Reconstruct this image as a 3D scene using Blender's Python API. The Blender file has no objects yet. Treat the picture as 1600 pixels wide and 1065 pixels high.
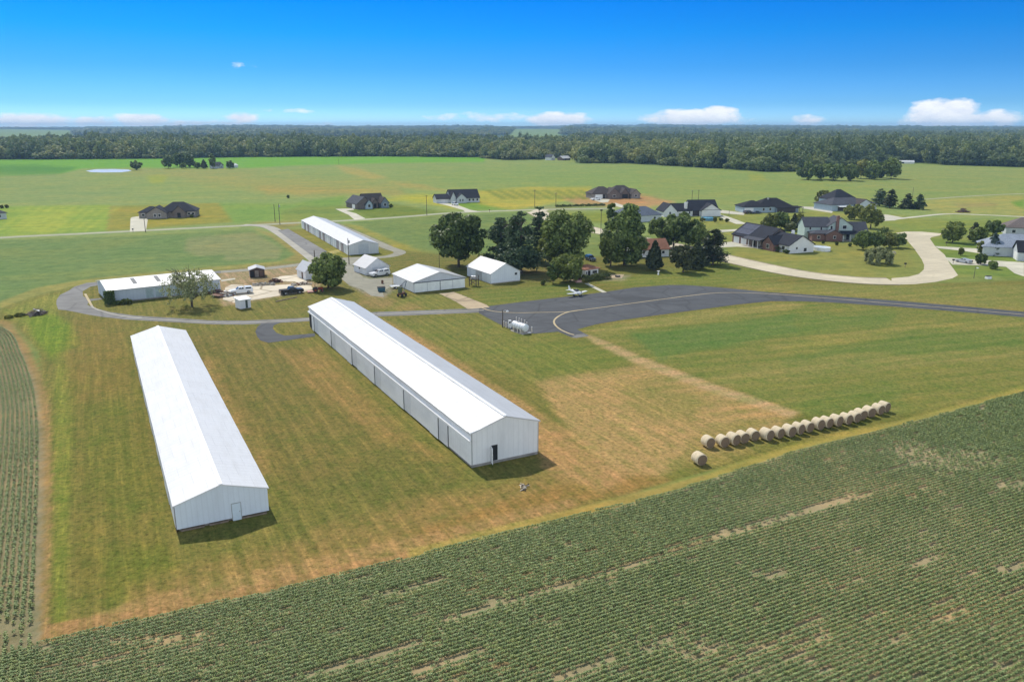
import bpy, math, random
import numpy as np
from mathutils import Vector
R = math.radians
scn = bpy.context.scene
COL = scn.collection

# ---------------------------------------------------------------- survey: plan positions read off the photograph (flat ground, metres)
F, HC = 1244.4, 42.0
TH = math.atan((532.5 - 198.0) / F)
S_, C_ = math.sin(TH), math.cos(TH)

def G(px, py, z=0.0):
    u = (px - 800) / F; v = (py - 532.5) / F
    zc = (HC - z) / (S_ + v * C_)
    return np.array([u * zc, zc * (C_ - v * S_)])

def P(X, Y, Z=0.0):
    d = HC - Z
    zc = Y * C_ + d * S_
    return 800 + F * X / zc, 532.5 + F * (d * C_ - Y * S_) / zc

def mpp(py):
    return HC / (S_ + (py - 532.5) / F * C_) / F

def zat(xy, py):
    lo, hi = 0.0, 80.0
    for _ in range(40):
        m = (lo + hi) / 2
        if P(xy[0], xy[1], m)[1] > py: lo = m
        else: hi = m
    return lo

E1 = np.array([.892, .452]); E1 /= np.linalg.norm(E1)
E2 = np.array([-E1[1], E1[0]])
SUN_EL = 49.0
SUN_AZ = np.array([-.52, .854]); SUN_AZ /= np.linalg.norm(SUN_AZ)

# ---------------------------------------------------------------- mesh helpers
class MB:
    def __init__(s): s.v = []; s.f = []
    def add(s, vs, fs):
        o = len(s.v); s.v += [tuple(map(float, v)) for v in vs]
        s.f += [tuple(o + i for i in f) for f in fs]; return s
    def box(s, x0, x1, y0, y1, z0, z1):
        return s.add([(x0,y0,z0),(x1,y0,z0),(x1,y1,z0),(x0,y1,z0),(x0,y0,z1),(x1,y0,z1),(x1,y1,z1),(x0,y1,z1)],
                     [(0,3,2,1),(4,5,6,7),(0,1,5,4),(1,2,6,5),(2,3,7,6),(3,0,4,7)])
    def hexa(s, b, t):
        return s.add(list(b) + list(t), [(0,3,2,1),(4,5,6,7),(0,1,5,4),(1,2,6,5),(2,3,7,6),(3,0,4,7)])
    def tube(s, pts, rad, n=8, cap=True):
        pts = [Vector(p) for p in pts]
        rad = [rad] * len(pts) if not hasattr(rad, '__len__') else rad
        vs = []; fs = []
        for i, p in enumerate(pts):
            d = (pts[min(i+1, len(pts)-1)] - pts[max(i-1, 0)]).normalized()
            a = d.cross(Vector((0, 0, 1)))
            if a.length < 1e-3: a = Vector((1, 0, 0))
            a.normalize(); b = d.cross(a).normalized()
            for k in range(n):
                t = 2 * math.pi * k / n
                vs.append(p + (a * math.cos(t) + b * math.sin(t)) * rad[i])
        for i in range(len(pts) - 1):
            for k in range(n):
                k2 = (k + 1) % n
                fs.append((i*n+k, i*n+k2, (i+1)*n+k2, (i+1)*n+k))
        if cap:
            fs.append(tuple(range(n))[::-1]); fs.append(tuple((len(pts)-1)*n + k for k in range(n)))
        return s.add(vs, fs)
    def prism_y(s, prof, y0, y1):
        n = len(prof)
        vs = [(x, y0, z) for x, z in prof] + [(x, y1, z) for x, z in prof]
        return s.add(vs, [tuple(range(n)), tuple(range(2*n-1, n-1, -1))] + [((i+1) % n, i, n+i, n+(i+1) % n) for i in range(n)])
    def prism_x(s, prof, x0, x1):
        n = len(prof)
        vs = [(x0, y, z) for y, z in prof] + [(x1, y, z) for y, z in prof]
        return s.add(vs, [tuple(range(n))[::-1], tuple(range(n, 2*n))] + [(i, (i+1) % n, n+(i+1) % n, n+i) for i in range(n)])
    def poly(s, pts, z0, z1):
        n = len(pts)
        vs = [(x, y, z0) for x, y in pts] + [(x, y, z1) for x, y in pts]
        return s.add(vs, [tuple(range(n))[::-1], tuple(range(n, 2*n))] + [(i, (i+1) % n, n+(i+1) % n, n+i) for i in range(n)])
    def rib(s, sec):                       # loft between rings of equal count
        n = len(sec[0]); vs = [p for r in sec for p in r]; fs = []
        for i in range(len(sec) - 1):
            for k in range(n):
                k2 = (k+1) % n; fs.append((i*n+k, i*n+k2, (i+1)*n+k2, (i+1)*n+k))
        fs.append(tuple(range(n))[::-1]); fs.append(tuple((len(sec)-1)*n+k for k in range(n)))
        return s.add(vs, fs)
    def build(s, name, m, parent=None, loc=None, smooth=False, fix=True):
        me = bpy.data.meshes.new(name); me.from_pydata(s.v, [], s.f); me.update()
        if fix:
            import bmesh
            bm = bmesh.new(); bm.from_mesh(me); bmesh.ops.recalc_face_normals(bm, faces=bm.faces); bm.to_mesh(me); bm.free()
        if smooth: me.shade_smooth()
        me.materials.append(m)
        o = bpy.data.objects.new(name, me); COL.objects.link(o)
        if parent: o.parent = parent
        if loc is not None: o.location = loc
        return o

def np_mesh(name, V, Q, m, parent=None, tint=None):
    me = bpy.data.meshes.new(name)
    V = np.asarray(V, np.float32); Q = np.asarray(Q, np.int32)
    k = Q.shape[1]
    me.vertices.add(len(V)); me.vertices.foreach_set('co', V.ravel())
    me.loops.add(Q.size); me.loops.foreach_set('vertex_index', Q.ravel())
    me.polygons.add(len(Q)); me.polygons.foreach_set('loop_start', np.arange(0, Q.size, k, dtype=np.int32))
    me.update(calc_edges=True)
    if tint is not None:
        a = me.attributes.new('tint', 'FLOAT', 'POINT'); a.data.foreach_set('value', np.asarray(tint, np.float32))
    me.materials.append(m)
    o = bpy.data.objects.new(name, me)
    if parent is not False:
        COL.objects.link(o)
        if parent: o.parent = parent
    return o

def tag(o, label=None, cat=None, group=None, kind=None):
    if label: o['label'] = label
    if cat: o['category'] = cat
    if group: o['group'] = group
    if kind: o['kind'] = kind
    return o

def thing(name, label, cat, xy=(0, 0), rz=0.0, group=None, z=0.0):
    o = bpy.data.objects.new(name, None); COL.objects.link(o)
    o.location = (xy[0], xy[1], z); o.rotation_euler = (0, 0, rz); o.empty_display_size = .5
    return tag(o, label, cat, group)

def frame(A, B):
    a, b = G(*A), G(*B); d = b - a; L = float(np.linalg.norm(d))
    return a, L, math.atan2(d[1], d[0])

# ---------------------------------------------------------------- materials
def lin(c):
    return tuple((x/255/12.92 if x/255 <= .04045 else ((x/255+.055)/1.055)**2.4) for x in c)

def nmat(name):
    m = bpy.data.materials.new(name); m.use_nodes = True
    nt = m.node_tree; b = nt.nodes['Principled BSDF']
    return m, nt, b

def N(nt, t, **kw):
    n = nt.nodes.new(t)
    for k, v in kw.items():
        if k.startswith('i_'):
            key = k[2:]; key = int(key) if key.isdigit() else key
            n.inputs[key].default_value = v
        else: setattr(n, k, v)
    return n

def mixc(nt, a, b, fac, mode='MIX'):
    n = nt.nodes.new('ShaderNodeMix'); n.data_type = 'RGBA'; n.blend_type = mode
    for i, s in ((0, fac), (6, a), (7, b)):
        if hasattr(s, 'is_linked'): nt.links.new(s, n.inputs[i])
        elif isinstance(s, (int, float)): n.inputs[i].default_value = s
        else: n.inputs[i].default_value = tuple(s)[:3] + (1,)
    return n.outputs[2]

def noise(nt, scale, detail=4, rough=.6, vec=None, sx=None):
    n = N(nt, 'ShaderNodeTexNoise'); n.inputs['Scale'].default_value = scale
    n.inputs['Detail'].default_value = detail; n.inputs['Roughness'].default_value = rough
    if vec is not None: nt.links.new(vec, n.inputs['Vector'])
    return n.outputs['Fac']

def ramp(nt, fac, a, b, ca=0.0, cb=1.0):
    n = N(nt, 'ShaderNodeMapRange'); n.inputs[1].default_value = a; n.inputs[2].default_value = b
    n.inputs[3].default_value = ca; n.inputs[4].default_value = cb
    nt.links.new(fac, n.inputs[0]); return n.outputs[0]

def coord(nt, kind='Object', scale=(1,1,1), rot=0.0):
    tc = N(nt, 'ShaderNodeTexCoord'); mp = N(nt, 'ShaderNodeMapping')
    mp.inputs['Scale'].default_value = scale; mp.inputs['Rotation'].default_value = (0, 0, rot)
    nt.links.new(tc.outputs[kind], mp.inputs['Vector']); return mp.outputs[0]

def worldco(nt, scale=(1,1,1), rot=0.0):
    g = N(nt, 'ShaderNodeNewGeometry'); mp = N(nt, 'ShaderNodeMapping'); mp.vector_type = 'POINT'
    r = N(nt, 'ShaderNodeVectorRotate', rotation_type='Z_AXIS'); r.inputs['Angle'].default_value = rot
    nt.links.new(g.outputs['Position'], r.inputs['Vector'])
    mp.inputs['Scale'].default_value = scale
    nt.links.new(r.outputs[0], mp.inputs['Vector']); return mp.outputs[0]

_M = {}
def plain(name, col, rough=.6, var=.15, sc=1.5, metal=0.0, spec=.5, dirt=None, bump=0.0):
    """albedo col (linear) with mottled wear"""
    if name in _M: return _M[name]
    m, nt, b = nmat(name)
    f = noise(nt, sc, 5, .65, coord(nt))
    lo = tuple(c * (1 - var) for c in col); hi = tuple(min(1, c * (1 + var)) for c in col)
    c = mixc(nt, lo, hi, ramp(nt, f, .3, .7))
    if dirt:
        f2 = noise(nt, sc * .35, 6, .7, coord(nt))
        c = mixc(nt, c, dirt[0], ramp(nt, f2, dirt[1], dirt[1] + .18, 0, dirt[2]))
    nt.links.new(c, b.inputs['Base Color'])
    b.inputs['Roughness'].default_value = rough; b.inputs['Metallic'].default_value = metal
    b.inputs['Specular IOR Level'].default_value = spec
    if bump:
        bp = N(nt, 'ShaderNodeBump'); bp.inputs['Strength'].default_value = bump; bp.inputs['Distance'].default_value = .05
        nt.links.new(f, bp.inputs['Height']); nt.links.new(bp.outputs[0], b.inputs['Normal'])
    _M[name] = m; return m

def ribbed(name, col, axis='X', pitch=.9, rough=.4, dirtcol=None, dirt=.2, dscale=.25, bump=.25, metal=0.0):
    """painted corrugated metal: ribs across `axis`, streaked stains"""
    if name in _M: return _M[name]
    m, nt, b = nmat(name)
    v = coord(nt)
    w = N(nt, 'ShaderNodeTexWave', wave_type='BANDS', bands_direction=axis); w.inputs['Scale'].default_value = math.pi * 2 / pitch / 20 * 1.0
    w.inputs['Distortion'].default_value = .15
    nt.links.new(v, w.inputs['Vector'])
    st = coord(nt, 'Object', (1.2, .16, .5) if axis == 'Y' else (.16, 1.2, .35) if axis == 'X2' else (.5, .5, .12))
    f = noise(nt, dscale * 3, 6, .7, st)
    f3 = noise(nt, 2.5, 4, .6, v)
    dc = dirtcol or tuple(c * .72 for c in col)
    c = mixc(nt, col, dc, ramp(nt, f, .45, .75, 0, dirt))
    c = mixc(nt, c, tuple(x * .9 for x in col), ramp(nt, f3, .4, .7, 0, .35))
    c = mixc(nt, c, tuple(x * .82 for x in col), ramp(nt, w.outputs['Fac'], .0, .22, .4, 0))
    lap = N(nt, 'ShaderNodeTexBrick'); lap.inputs['Scale'].default_value = 1.0; lap.inputs['Brick Width'].default_value = 3.2 if axis == 'X' else 2.4; lap.inputs['Row Height'].default_value = 2.4 if axis == 'X' else 3.2
    lap.inputs['Mortar Size'].default_value = .02; lap.inputs['Color1'].default_value = (1, 1, 1, 1); lap.inputs['Color2'].default_value = (.95, .95, .95, 1); lap.inputs['Mortar'].default_value = (.68, .68, .68, 1)
    nt.links.new(v, lap.inputs['Vector']); c = mixc(nt, c, lap.outputs['Color'], .8 if 'roof' in name else .3, 'MULTIPLY')
    f5 = noise(nt, .5, 7, .75, v); c = mixc(nt, c, tuple(x*.80 for x in col), ramp(nt, f5, .52, .72, 0, .5))
    nt.links.new(c, b.inputs['Base Color']); b.inputs['Roughness'].default_value = rough; b.inputs['Metallic'].default_value = metal; b.inputs['Specular IOR Level'].default_value = .62 if 'roof' in name else .42
    bp = N(nt, 'ShaderNodeBump'); bp.inputs['Strength'].default_value = bump; bp.inputs['Distance'].default_value = .03
    nt.links.new(w.outputs['Fac'], bp.inputs['Height']); nt.links.new(bp.outputs[0], b.inputs['Normal'])
    _M[name] = m; return m

def shingle(name, col):
    if name in _M: return _M[name]
    m, nt, b = nmat(name)
    v = coord(nt)
    f = noise(nt, 3.0, 4, .7, v); f2 = noise(nt, .35, 4, .6, v)
    w = N(nt, 'ShaderNodeTexBrick'); w.inputs['Scale'].default_value = 2.2; w.inputs['Mortar Size'].default_value = .04
    w.inputs['Color1'].default_value = (1, 1, 1, 1); w.inputs['Color2'].default_value = (.72, .72, .72, 1); w.inputs['Mortar'].default_value = (.5, .5, .5, 1)
    nt.links.new(v, w.inputs['Vector'])
    c = mixc(nt, tuple(x*.7 for x in col), tuple(x*1.3 for x in col), ramp(nt, f, .3, .7))
    c = mixc(nt, c, tuple(x*.75 for x in col), ramp(nt, f2, .45, .65, 0, .5))
    c = mixc(nt, c, w.outputs['Color'], .6, 'MULTIPLY')
    nt.links.new(c, b.inputs['Base Color']); b.inputs['Roughness'].default_value = .9; b.inputs['Specular IOR Level'].default_value = .15
    _M[name] = m; return m

def brickm(name, c1, c2, mortar, scale=4.0):
    if name in _M: return _M[name]
    m, nt, b = nmat(name)
    w = N(nt, 'ShaderNodeTexBrick'); w.inputs['Scale'].default_value = scale
    w.inputs['Color1'].default_value = c1 + (1,); w.inputs['Color2'].default_value = c2 + (1,); w.inputs['Mortar'].default_value = mortar + (1,)
    v = coord(nt, 'Object'); cb = N(nt, 'ShaderNodeSeparateXYZ'); nt.links.new(v, cb.inputs[0])
    ad = N(nt, 'ShaderNodeMath', operation='ADD'); nt.links.new(cb.outputs[0], ad.inputs[0]); nt.links.new(cb.outputs[1], ad.inputs[1])
    cx = N(nt, 'ShaderNodeCombineXYZ'); nt.links.new(ad.outputs[0], cx.inputs[0]); nt.links.new(cb.outputs[2], cx.inputs[1])
    nt.links.new(cx.outputs[0], w.inputs['Vector'])
    f = noise(nt, 1.2, 4, .7, v)
    c = mixc(nt, w.outputs['Color'], tuple(x*.6 for x in c1), ramp(nt, f, .5, .75, 0, .6))
    nt.links.new(c, b.inputs['Base Color']); b.inputs['Roughness'].default_value = .85
    _M[name] = m; return m

def sidingm(name, col):
    if name in _M: return _M[name]
    m, nt, b = nmat(name)
    v = coord(nt)
    w = N(nt, 'ShaderNodeTexWave', wave_type='BANDS', bands_direction='Z', wave_profile='SAW'); w.inputs['Scale'].default_value = 1.6
    nt.links.new(v, w.inputs['Vector'])
    f = noise(nt, .8, 5, .65, v)
    c = mixc(nt, col, tuple(x*.8 for x in col), ramp(nt, f, .4, .75, 0, .6))
    c = mixc(nt, c, tuple(x*.75 for x in col), ramp(nt, w.outputs['Fac'], .8, 1, 0, .5))
    nt.links.new(c, b.inputs['Base Color']); b.inputs['Roughness'].default_value = .6
    _M[name] = m; return m

def leafm(name, dark, light, trans=.25):
    if name in _M: return _M[name]
    m, nt, b = nmat(name)
    at = N(nt, 'ShaderNodeAttribute', attribute_name='tint'); oi = N(nt, 'ShaderNodeObjectInfo')
    c = mixc(nt, dark, light, at.outputs['Fac'])
    c = mixc(nt, c, tuple(.55*d + .15*l for d, l in zip(dark, light)), ramp(nt, oi.outputs['Random'], 0, .5, .45, 0))
    c = mixc(nt, c, (light[0]*1.35, light[1]*1.1, light[2]*.7), ramp(nt, oi.outputs['Random'], .6, 1, 0, .3))
    nt.links.new(c, b.inputs['Base Color']); b.inputs['Roughness'].default_value = .55; b.inputs['Specular IOR Level'].default_value = .3
    tr = N(nt, 'ShaderNodeBsdfTranslucent'); nt.links.new(c, tr.inputs['Color'])
    mx = N(nt, 'ShaderNodeMixShader'); mx.inputs[0].default_value = trans
    out = nt.nodes['Material Output']
    nt.links.new(b.outputs[0], mx.inputs[1]); nt.links.new(tr.outputs[0], mx.inputs[2]); nt.links.new(mx.outputs[0], out.inputs['Surface'])
    _M[name] = m; return m

M_ROOFW = ribbed('white_metal_roof', (.51, .515, .52), 'Y', .9, .42, (.38, .36, .33), .45, .4)
M_ROOFL = ribbed('painted_white_metal_roof', (.64, .64, .64), 'Y', .9, .42, (.43, .41, .38), .4, .4)
M_ROOFW2 = ribbed('white_metal_roof_cross', (.62, .62, .61), 'X', .9, .42, (.5, .48, .45), .35, .3)
M_WALLW = ribbed('white_metal_wall', (.86, .86, .85), 'X', .75, .5, (.5, .5, .5), .45)
M_WALLL = ribbed('white_metal_wall_long', (.86, .86, .85), 'Y', .75, .5, (.5, .5, .5), .5)
M_DOORA = ribbed('white_sliding_door', (.86, .86, .86), 'Y', .6, .5, (.55, .56, .58), .5)
M_DOORB = ribbed('grey_sliding_door', (.76, .76, .77), 'Y', .6, .5, (.48, .48, .5), .5)
M_WHITE = plain('white_paint', (.78, .78, .77), .45, .06, .8)
M_DARKGAP = plain('dark_gap', (.02, .02, .022), .9, .2)
M_CONC = plain('weathered_concrete', (.42, .38, .33), .9, .18, .7, dirt=((.2, .17, .14), .55, .6))
M_CONCF = plain('foundation_concrete', (.27, .25, .23), .9, .25, 1.2)
M_GLASS = plain('window_glass', (.03, .035, .045), .12, .2, .5, spec=.6)
M_BLACK = plain('black_rubber', (.018, .018, .018), .8, .2)
M_STEEL = plain('grey_steel', (.4, .41, .42), .45, .15, 2, metal=.5)
M_RUST = plain('rusty_steel', (.16, .07, .04), .8, .35, 2)
M_WOOD = plain('weathered_wood', (.20, .15, .11), .85, .35, 2.5)
M_POLE = plain('pole_timber', (.10, .08, .065), .85, .3, 2)
M_BARK = plain('bark', (.09, .07, .055), .9, .35, 2.0, bump=.5)

# ---------------------------------------------------------------- terrain height (flat farmland, wooded rises far off)
def hills(X, Y):
    X = np.asarray(X, float); Y = np.asarray(Y, float)
    t = np.clip((Y - 2900) / 4300, 0, 1); t = t*t*(3-2*t)
    a = np.sin(X*.0011 + .6) * np.cos(Y*.0013 + X*.0004) + .6*np.sin(X*.0027 + Y*.0009 + 1.7)
    b = np.sin(X*.00045 + 1.1) + .5*np.sin(X*.0013 - .7)
    far = np.clip((Y - 6500) / 3500, 0, 1)
    sx = 800 + F*X/np.maximum(Y, 1)
    knoll = np.where((sx < 135) | ((sx > 770) & (sx < 890)), 1.0, 0.0) * np.clip((Y-2300)/2600, 0, 1) * np.clip((6400-Y)/800, 0, 1)
    return t * (19 + 8*a) + far * (9 + 8*b) + 9*knoll

# ---------------------------------------------------------------- ground: one sheet with the real colours of crops, mown grass and soil
KILL = np.array([1.29, 1.29, 1.58])          # sunlit radiance per unit albedo, measured on this scene
def alb(c): return np.array(lin(c)) / KILL
PAINT = [  # (polygon in survey pixels, colour, feather px, strength)
 # far fields
 ([(-600,236),(2200,236),(2200,350),(-600,390)], (142,157,103), 6, 1),
 ([(-600,252),(0,249),(400,244),(760,244),(757,253),(600,255),(450,259),(390,263),(205,263),(130,263),(95,271),(0,275),(-600,285)], (112,166,46), 2, 1),
 ([(-600,262),(0,258),(60,258),(120,262),(95,271),(0,275),(-600,284)], (78,134,44), 4, .85),
 ([(130,272),(210,263),(400,264),(420,272),(250,277)], (150,154,100), 5, .8),
 ([(228,274),(262,274),(255,287),(236,286)], (158,164,62), 4, .8),
 ([(262,268),(420,276),(640,285),(620,300),(400,300),(300,284)], (162,154,98), 10, .6),
 ([(395,290),(470,292),(620,297),(640,304),(420,304)], (168,152,96), 4, .8),
 ([(525,259),(560,263),(608,279),(580,280),(540,270)], (176,160,104), 3, .8),
 ([(612,285),(660,288),(700,298),(640,294)], (172,156,100), 3, .8),
 ([(0,272),(130,280),(250,305),(120,318),(0,315)], (138,154,110), 12, .6),
 ([(620,262),(1000,260),(1240,275),(1000,300),(720,290)], (136,156,98), 12, .8),
 ([(1000,268),(1250,282),(1600,268),(1600,300),(1250,330),(1010,312)], (142,155,100), 10, .8),
 ([(1405,256),(1600,262),(1600,298),(1420,300),(1300,285)], (146,156,108), 6, .8),
 ([(1170,272),(1190,272),(1196,282),(1172,283)], (160,160,70), 4, .7),
 ([(1445,312),(1600,303),(1600,338),(1480,334),(1430,326)], (166,162,104), 4, .9),
 ([(1490,318),(1560,317),(1556,322),(1500,324)], (160,140,110), 3, .6),
 ([(1580,316),(1600,312),(1600,326),(1588,322)], (100,150,50), 3, .8),
 # lots along the country road
 ([(-400,335),(35,322),(172,320),(168,361),(0,369),(-400,390)], (142,164,72), 2, 1),
 ([(40,332),(120,326),(90,362),(20,364)], (166,174,76), 6, .7),
 ([(176,322),(342,317),(366,347),(168,361)], (152,147,66), 2, 1),
 ([(342,317),(455,318),(540,305),(530,338),(366,349)], (128,156,78), 3, 1),
 ([(440,330),(470,322),(545,322),(590,342),(440,346)], (130,146,76), 4, .9),
 ([(545,325),(612,318),(700,332),(690,336),(580,342)], (118,133,56), 3, 1),
 ([(600,312),(635,304),(690,303),(745,318),(720,327),(660,318)], (178,174,70), 4, .95),
 ([(690,312),(780,310),(800,328),(730,328)], (118,152,58), 4, .9),
 ([(745,298),(830,292),(922,292),(926,306),(860,318),(800,329),(748,318)], (180,170,80), 3, .95),
 ([(875,308),(930,305),(1005,305),(1055,316),(1010,324),(900,320)], (190,146,116), 4, .9),
 ([(925,306),(930,303),(1000,303),(1010,316),(960,320)], (186,138,112), 3, .8),
 ([(850,322),(960,326),(960,328),(845,331)], (150,152,120), 2, .9),
 ([(860,332),(960,331),(960,350),(880,346)], (140,146,62), 3, .9),
 ([(1040,330),(1300,330),(1500,345),(1600,345),(1600,430),(1420,440),(1290,435),(1150,404),(1100,360)], (143,148,84), 4, 1),
 ([(1140,360),(1290,380),(1420,392),(1440,430),(1300,430),(1150,402)], (146,144,82), 8, .8),
 ([(1360,345),(1600,342),(1600,368),(1420,362)], (134,148,80), 4, .9),
 ([(1420,372),(1580,376),(1600,435),(1480,428)], (122,142,70), 4, .9),
 # middle green field and its bare corner
 ([(-700,410),(0,375),(200,368),(390,358),(428,371),(462,399),(440,408),(300,420),(150,434),(60,449),(0,471),(-700,620)], (118,139,87), 2, 1),
 ([(292,372),(395,362),(440,388),(436,404),(330,408),(288,392)], (146,146,108), 3, .75),
 ([(300,402),(350,398),(352,409),(300,414)], (116,138,86), 3, .8),
 ([(550,347),(690,337),(840,331),(860,352),(760,400),(690,396),(615,374)], (120,139,84), 2, 1),
 ([(560,352),(612,374),(665,396),(640,398),(585,372),(540,350)], (158,150,74), 2, .8),
 ([(398,357),(428,366),(482,398),(470,408),(440,408),(462,397),(425,371)], (164,144,90), 3, .8),
 ([(0,471),(60,449),(150,434),(300,420),(440,408),(440,413),(150,442),(70,458),(0,482)], (164,152,92), 2, .7),
 # home lawn
 ([(-20,500),(0,482),(70,458),(150,442),(480,408),(520,380),(700,398),(900,400),(1140,400),(1290,436),(1420,444),(1640,436),(2000,470),(2000,560),(1600,610),(1240,698),(640,868),(75,1003),(66,985),(78,720),(60,548),(20,505)], (128,121,66), 3, 1),
 ([(0,485),(70,462),(110,455),(90,490),(100,520),(60,530),(20,500)], (140,140,70), 6, .8),
 ([(40,500),(80,490),(110,505),(130,540),(80,560),(60,540)], (118,138,48), 8, .9),
 ([(86,550),(112,556),(122,620),(112,760),(106,900),(104,975),(84,980),(84,700)], (136,140,64), 6, .7),
 ([(110,560),(205,560),(240,720),(262,860),(140,960),(110,900)], (124,116,60), 20, .9),
 ([(120,500),(200,505),(200,600),(120,640),(96,560)], (140,120,66), 16, .65),
 ([(128,640),(190,620),(240,760),(200,830),(140,760)], (120,119,56), 18, .7),
 ([(150,860),(260,850),(290,905),(170,950)], (120,120,54), 14, .7),
 ([(290,520),(400,520),(470,545),(520,600),(620,700),(720,740),(680,800),(430,760),(330,600)], (128,116,66), 14, .9),
 ([(300,560),(330,560),(400,680),(440,770),(405,740),(350,650)], (158,132,84), 8, .75),
 ([(430,545),(500,545),(620,670),(700,720),(600,690),(500,620)], (158,128,82), 10, .7),
 ([(420,790),(620,700),(720,750),(650,830),(440,880)], (116,113,60), 16, .7),
 ([(200,920),(430,850),(640,780),(760,760),(960,720),(1000,770),(640,850),(220,965)], (156,128,82), 14, .7),
 ([(1000,730),(760,790),(640,832),(660,850),(900,790),(1050,750)], (160,124,76), 8, .7),
 ([(570,500),(760,495),(900,528),(1010,560),(840,600),(700,560),(620,520)], (128,127,68), 10, .9),
 ([(780,540),(900,535),(1000,562),(950,585),(850,585)], (122,128,62), 10, .6),
 ([(556,496),(630,512),(770,600),(880,672),(1000,738),(940,768),(850,730),(800,650),(650,545)], (180,142,100), 9, .95),
 ([(840,598),(1010,566),(1120,605),(1245,645),(1190,690),(1080,720),(1030,745),(960,740),(880,660)], (180,148,104), 8, .9),
 ([(960,600),(1040,590),(1110,625),(1080,660),(1000,650)], (146,134,80), 12, .6),
 ([(1090,675),(1180,650),(1210,690),(1110,730),(1040,735)], (152,136,84), 8, .6),
 ([(905,520),(925,524),(1010,560),(1125,603),(1250,643),(1235,652),(1100,608),(990,566),(930,536)], (192,160,126), 3, .85),
 # right lawn with mowing bands
 ([(925,520),(1060,490),(1240,470),(1400,480),(1700,500),(1700,590),(1600,610),(1390,650),(1260,648),(1130,600),(1015,560)], (132,130,72), 4, 1),
 ([(905,514),(1060,492),(1240,472),(1260,478),(1080,503),(930,522)], (156,142,88), 4, .8),
 ([(985,520),(1100,508),(1240,490),(1250,520),(1110,545),(1030,560)], (108,126,68), 6, .95),
 ([(1240,492),(1400,488),(1390,510),(1250,522)], (114,128,68), 8, .8),
 ([(1200,540),(1420,505),(1600,500),(1600,510),(1420,520),(1220,552)], (150,140,82), 6, .7),
 ([(1220,560),(1440,515),(1600,520),(1600,540),(1240,590)], (112,126,66), 8, .8),
 ([(1090,590),(1300,555),(1600,545),(1600,558),(1320,580),(1130,602)], (148,138,84), 6, .7),
 ([(1240,632),(1330,600),(1480,590),(1390,630),(1270,648)], (116,126,66), 8, .7),
 ([(1400,590),(1600,560),(1600,600),(1420,640)], (134,130,72), 6, .8),
 ([(1110,440),(1420,446),(1620,444),(1620,488),(1400,468),(1150,450)], (140,136,78), 4, .9),
 ([(1150,446),(1400,462),(1600,480),(1600,488),(1400,470),(1150,452)], (154,138,84), 3, .6),
 # yard
 ([(540,428),(575,430),(600,432),(640,434),(618,450),(600,466),(575,462),(548,446)], (150,142,136), 3, .9),
 ([(575,455),(620,470),(612,482),(560,476)], (166,136,100), 6, .6),
 ([(345,424),(480,410),(500,425),(500,452),(420,466),(350,478),(335,458)], (178,152,132), 3, .85),
 ([(385,440),(440,430),(440,438),(390,448)], (146,122,96), 3, .7),
 ([(640,462),(760,455),(765,478),(740,484),(600,488),(620,470)], (130,128,70), 6, .8),
 ([(610,482),(640,472),(660,480),(640,488)], (160,132,90), 5, .7),
 ([(740,455),(890,440),(940,455),(820,472),(765,478)], (120,126,66), 6, .9),
 ([(940,440),(1130,405),(1240,432),(1120,446),(1000,447)], (128,132,70), 6, .9),
 ([(800,420),(930,420),(910,436),(820,438)], (150,130,100), 4, .6),
 ([(945,428),(985,430),(975,438),(940,438)], (160,150,138), 3, .8),
 ([(430,358),(545,352),(620,398),(540,425),(490,408)], (138,132,62), 4, .9),
 ([(505,340),(520,345),(612,384),(606,392),(560,372)], (140,134,128), 2, .8),
 ([(395,348),(465,346),(470,352),(436,358)], (160,136,84), 3, .7),
 ([(512,393),(531,389),(533,393),(518,397)], (196,178,130), 1, .8),
 # field-edge soil bands
  ([(66,1004),(76,975),(200,955),(430,905),(640,860),(644,872),(430,922),(200,972)], (180,138,92), 3, .95),
 ([(70,985),(200,940),(430,884),(640,838),(800,800),(900,776),(900,792),(800,822),(640,866),(430,916),(200,966),(76,1000)], (172,138,96), 6, .75),
 ([(640,858),(800,818),(1000,770),(1100,742),(1250,690),(1400,658),(1600,604),(1600,614),(1400,668),(1250,702),(1100,752),(1000,782),(800,830),(640,872)], (172,154,86), 4, .85),
 # soil under the crop rows
 ([(-900,1400),(-200,1100),(66,1004),(200,972),(430,922),(640,872),(800,830),(1000,782),(1100,752),(1250,702),(1400,666),(1600,613),(2100,480),(2600,480),(2600,1400)], (176,160,134), 2, 1),
 ([(-900,1300),(-600,480),(-16,507),(13,514),(37,548),(55,592),(66,641),(70,720),(67,860),(64,960),(66,1010),(-100,1065)], (160,146,122), 2, 1),
]

PAINT += [([(-16,500),(16,502),(44,540),(64,585),(78,640),(82,720),(79,860),(75,960),(83,990),(64,1004),(62,960),(66,860),(68,720),(64,640),(52,590),(34,548),(10,514)], (168,134,96), 3, .8),
 ([(62,1006),(72,976),(200,954),(430,904),(640,859),(642,872),(430,921),(200,972)], (170,134,94), 3, .8),
 ([(640,859),(800,818),(1000,770),(1100,742),(1100,752),(1000,783),(800,831),(640,872)], (172,150,90), 3, .75)]
for k in range(9):      # mowing streaks on the plots along the country road
    x = 18 + k*17; PAINT.append(([(x-26, 362), (x-20, 362.5), (x+34, 323), (x+28, 323)], (172, 180, 84), 3, .5))
for k in range(9):
    x = 760 + k*18; PAINT.append(([(x-4, 297), (x+5, 296.5), (x+36, 311), (x+25, 312)], (126, 136, 60), 2, .85))
for k in range(7):
    x = 470 + k*11; PAINT.append(([(x-30, 334), (x-25, 334), (x+18, 322), (x+13, 322)], (104, 126, 52), 2, .4))
PAINT.append(([(172, 322.5), (176, 322), (170, 361), (166, 361)], (160, 146, 74), 1, .7))
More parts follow.
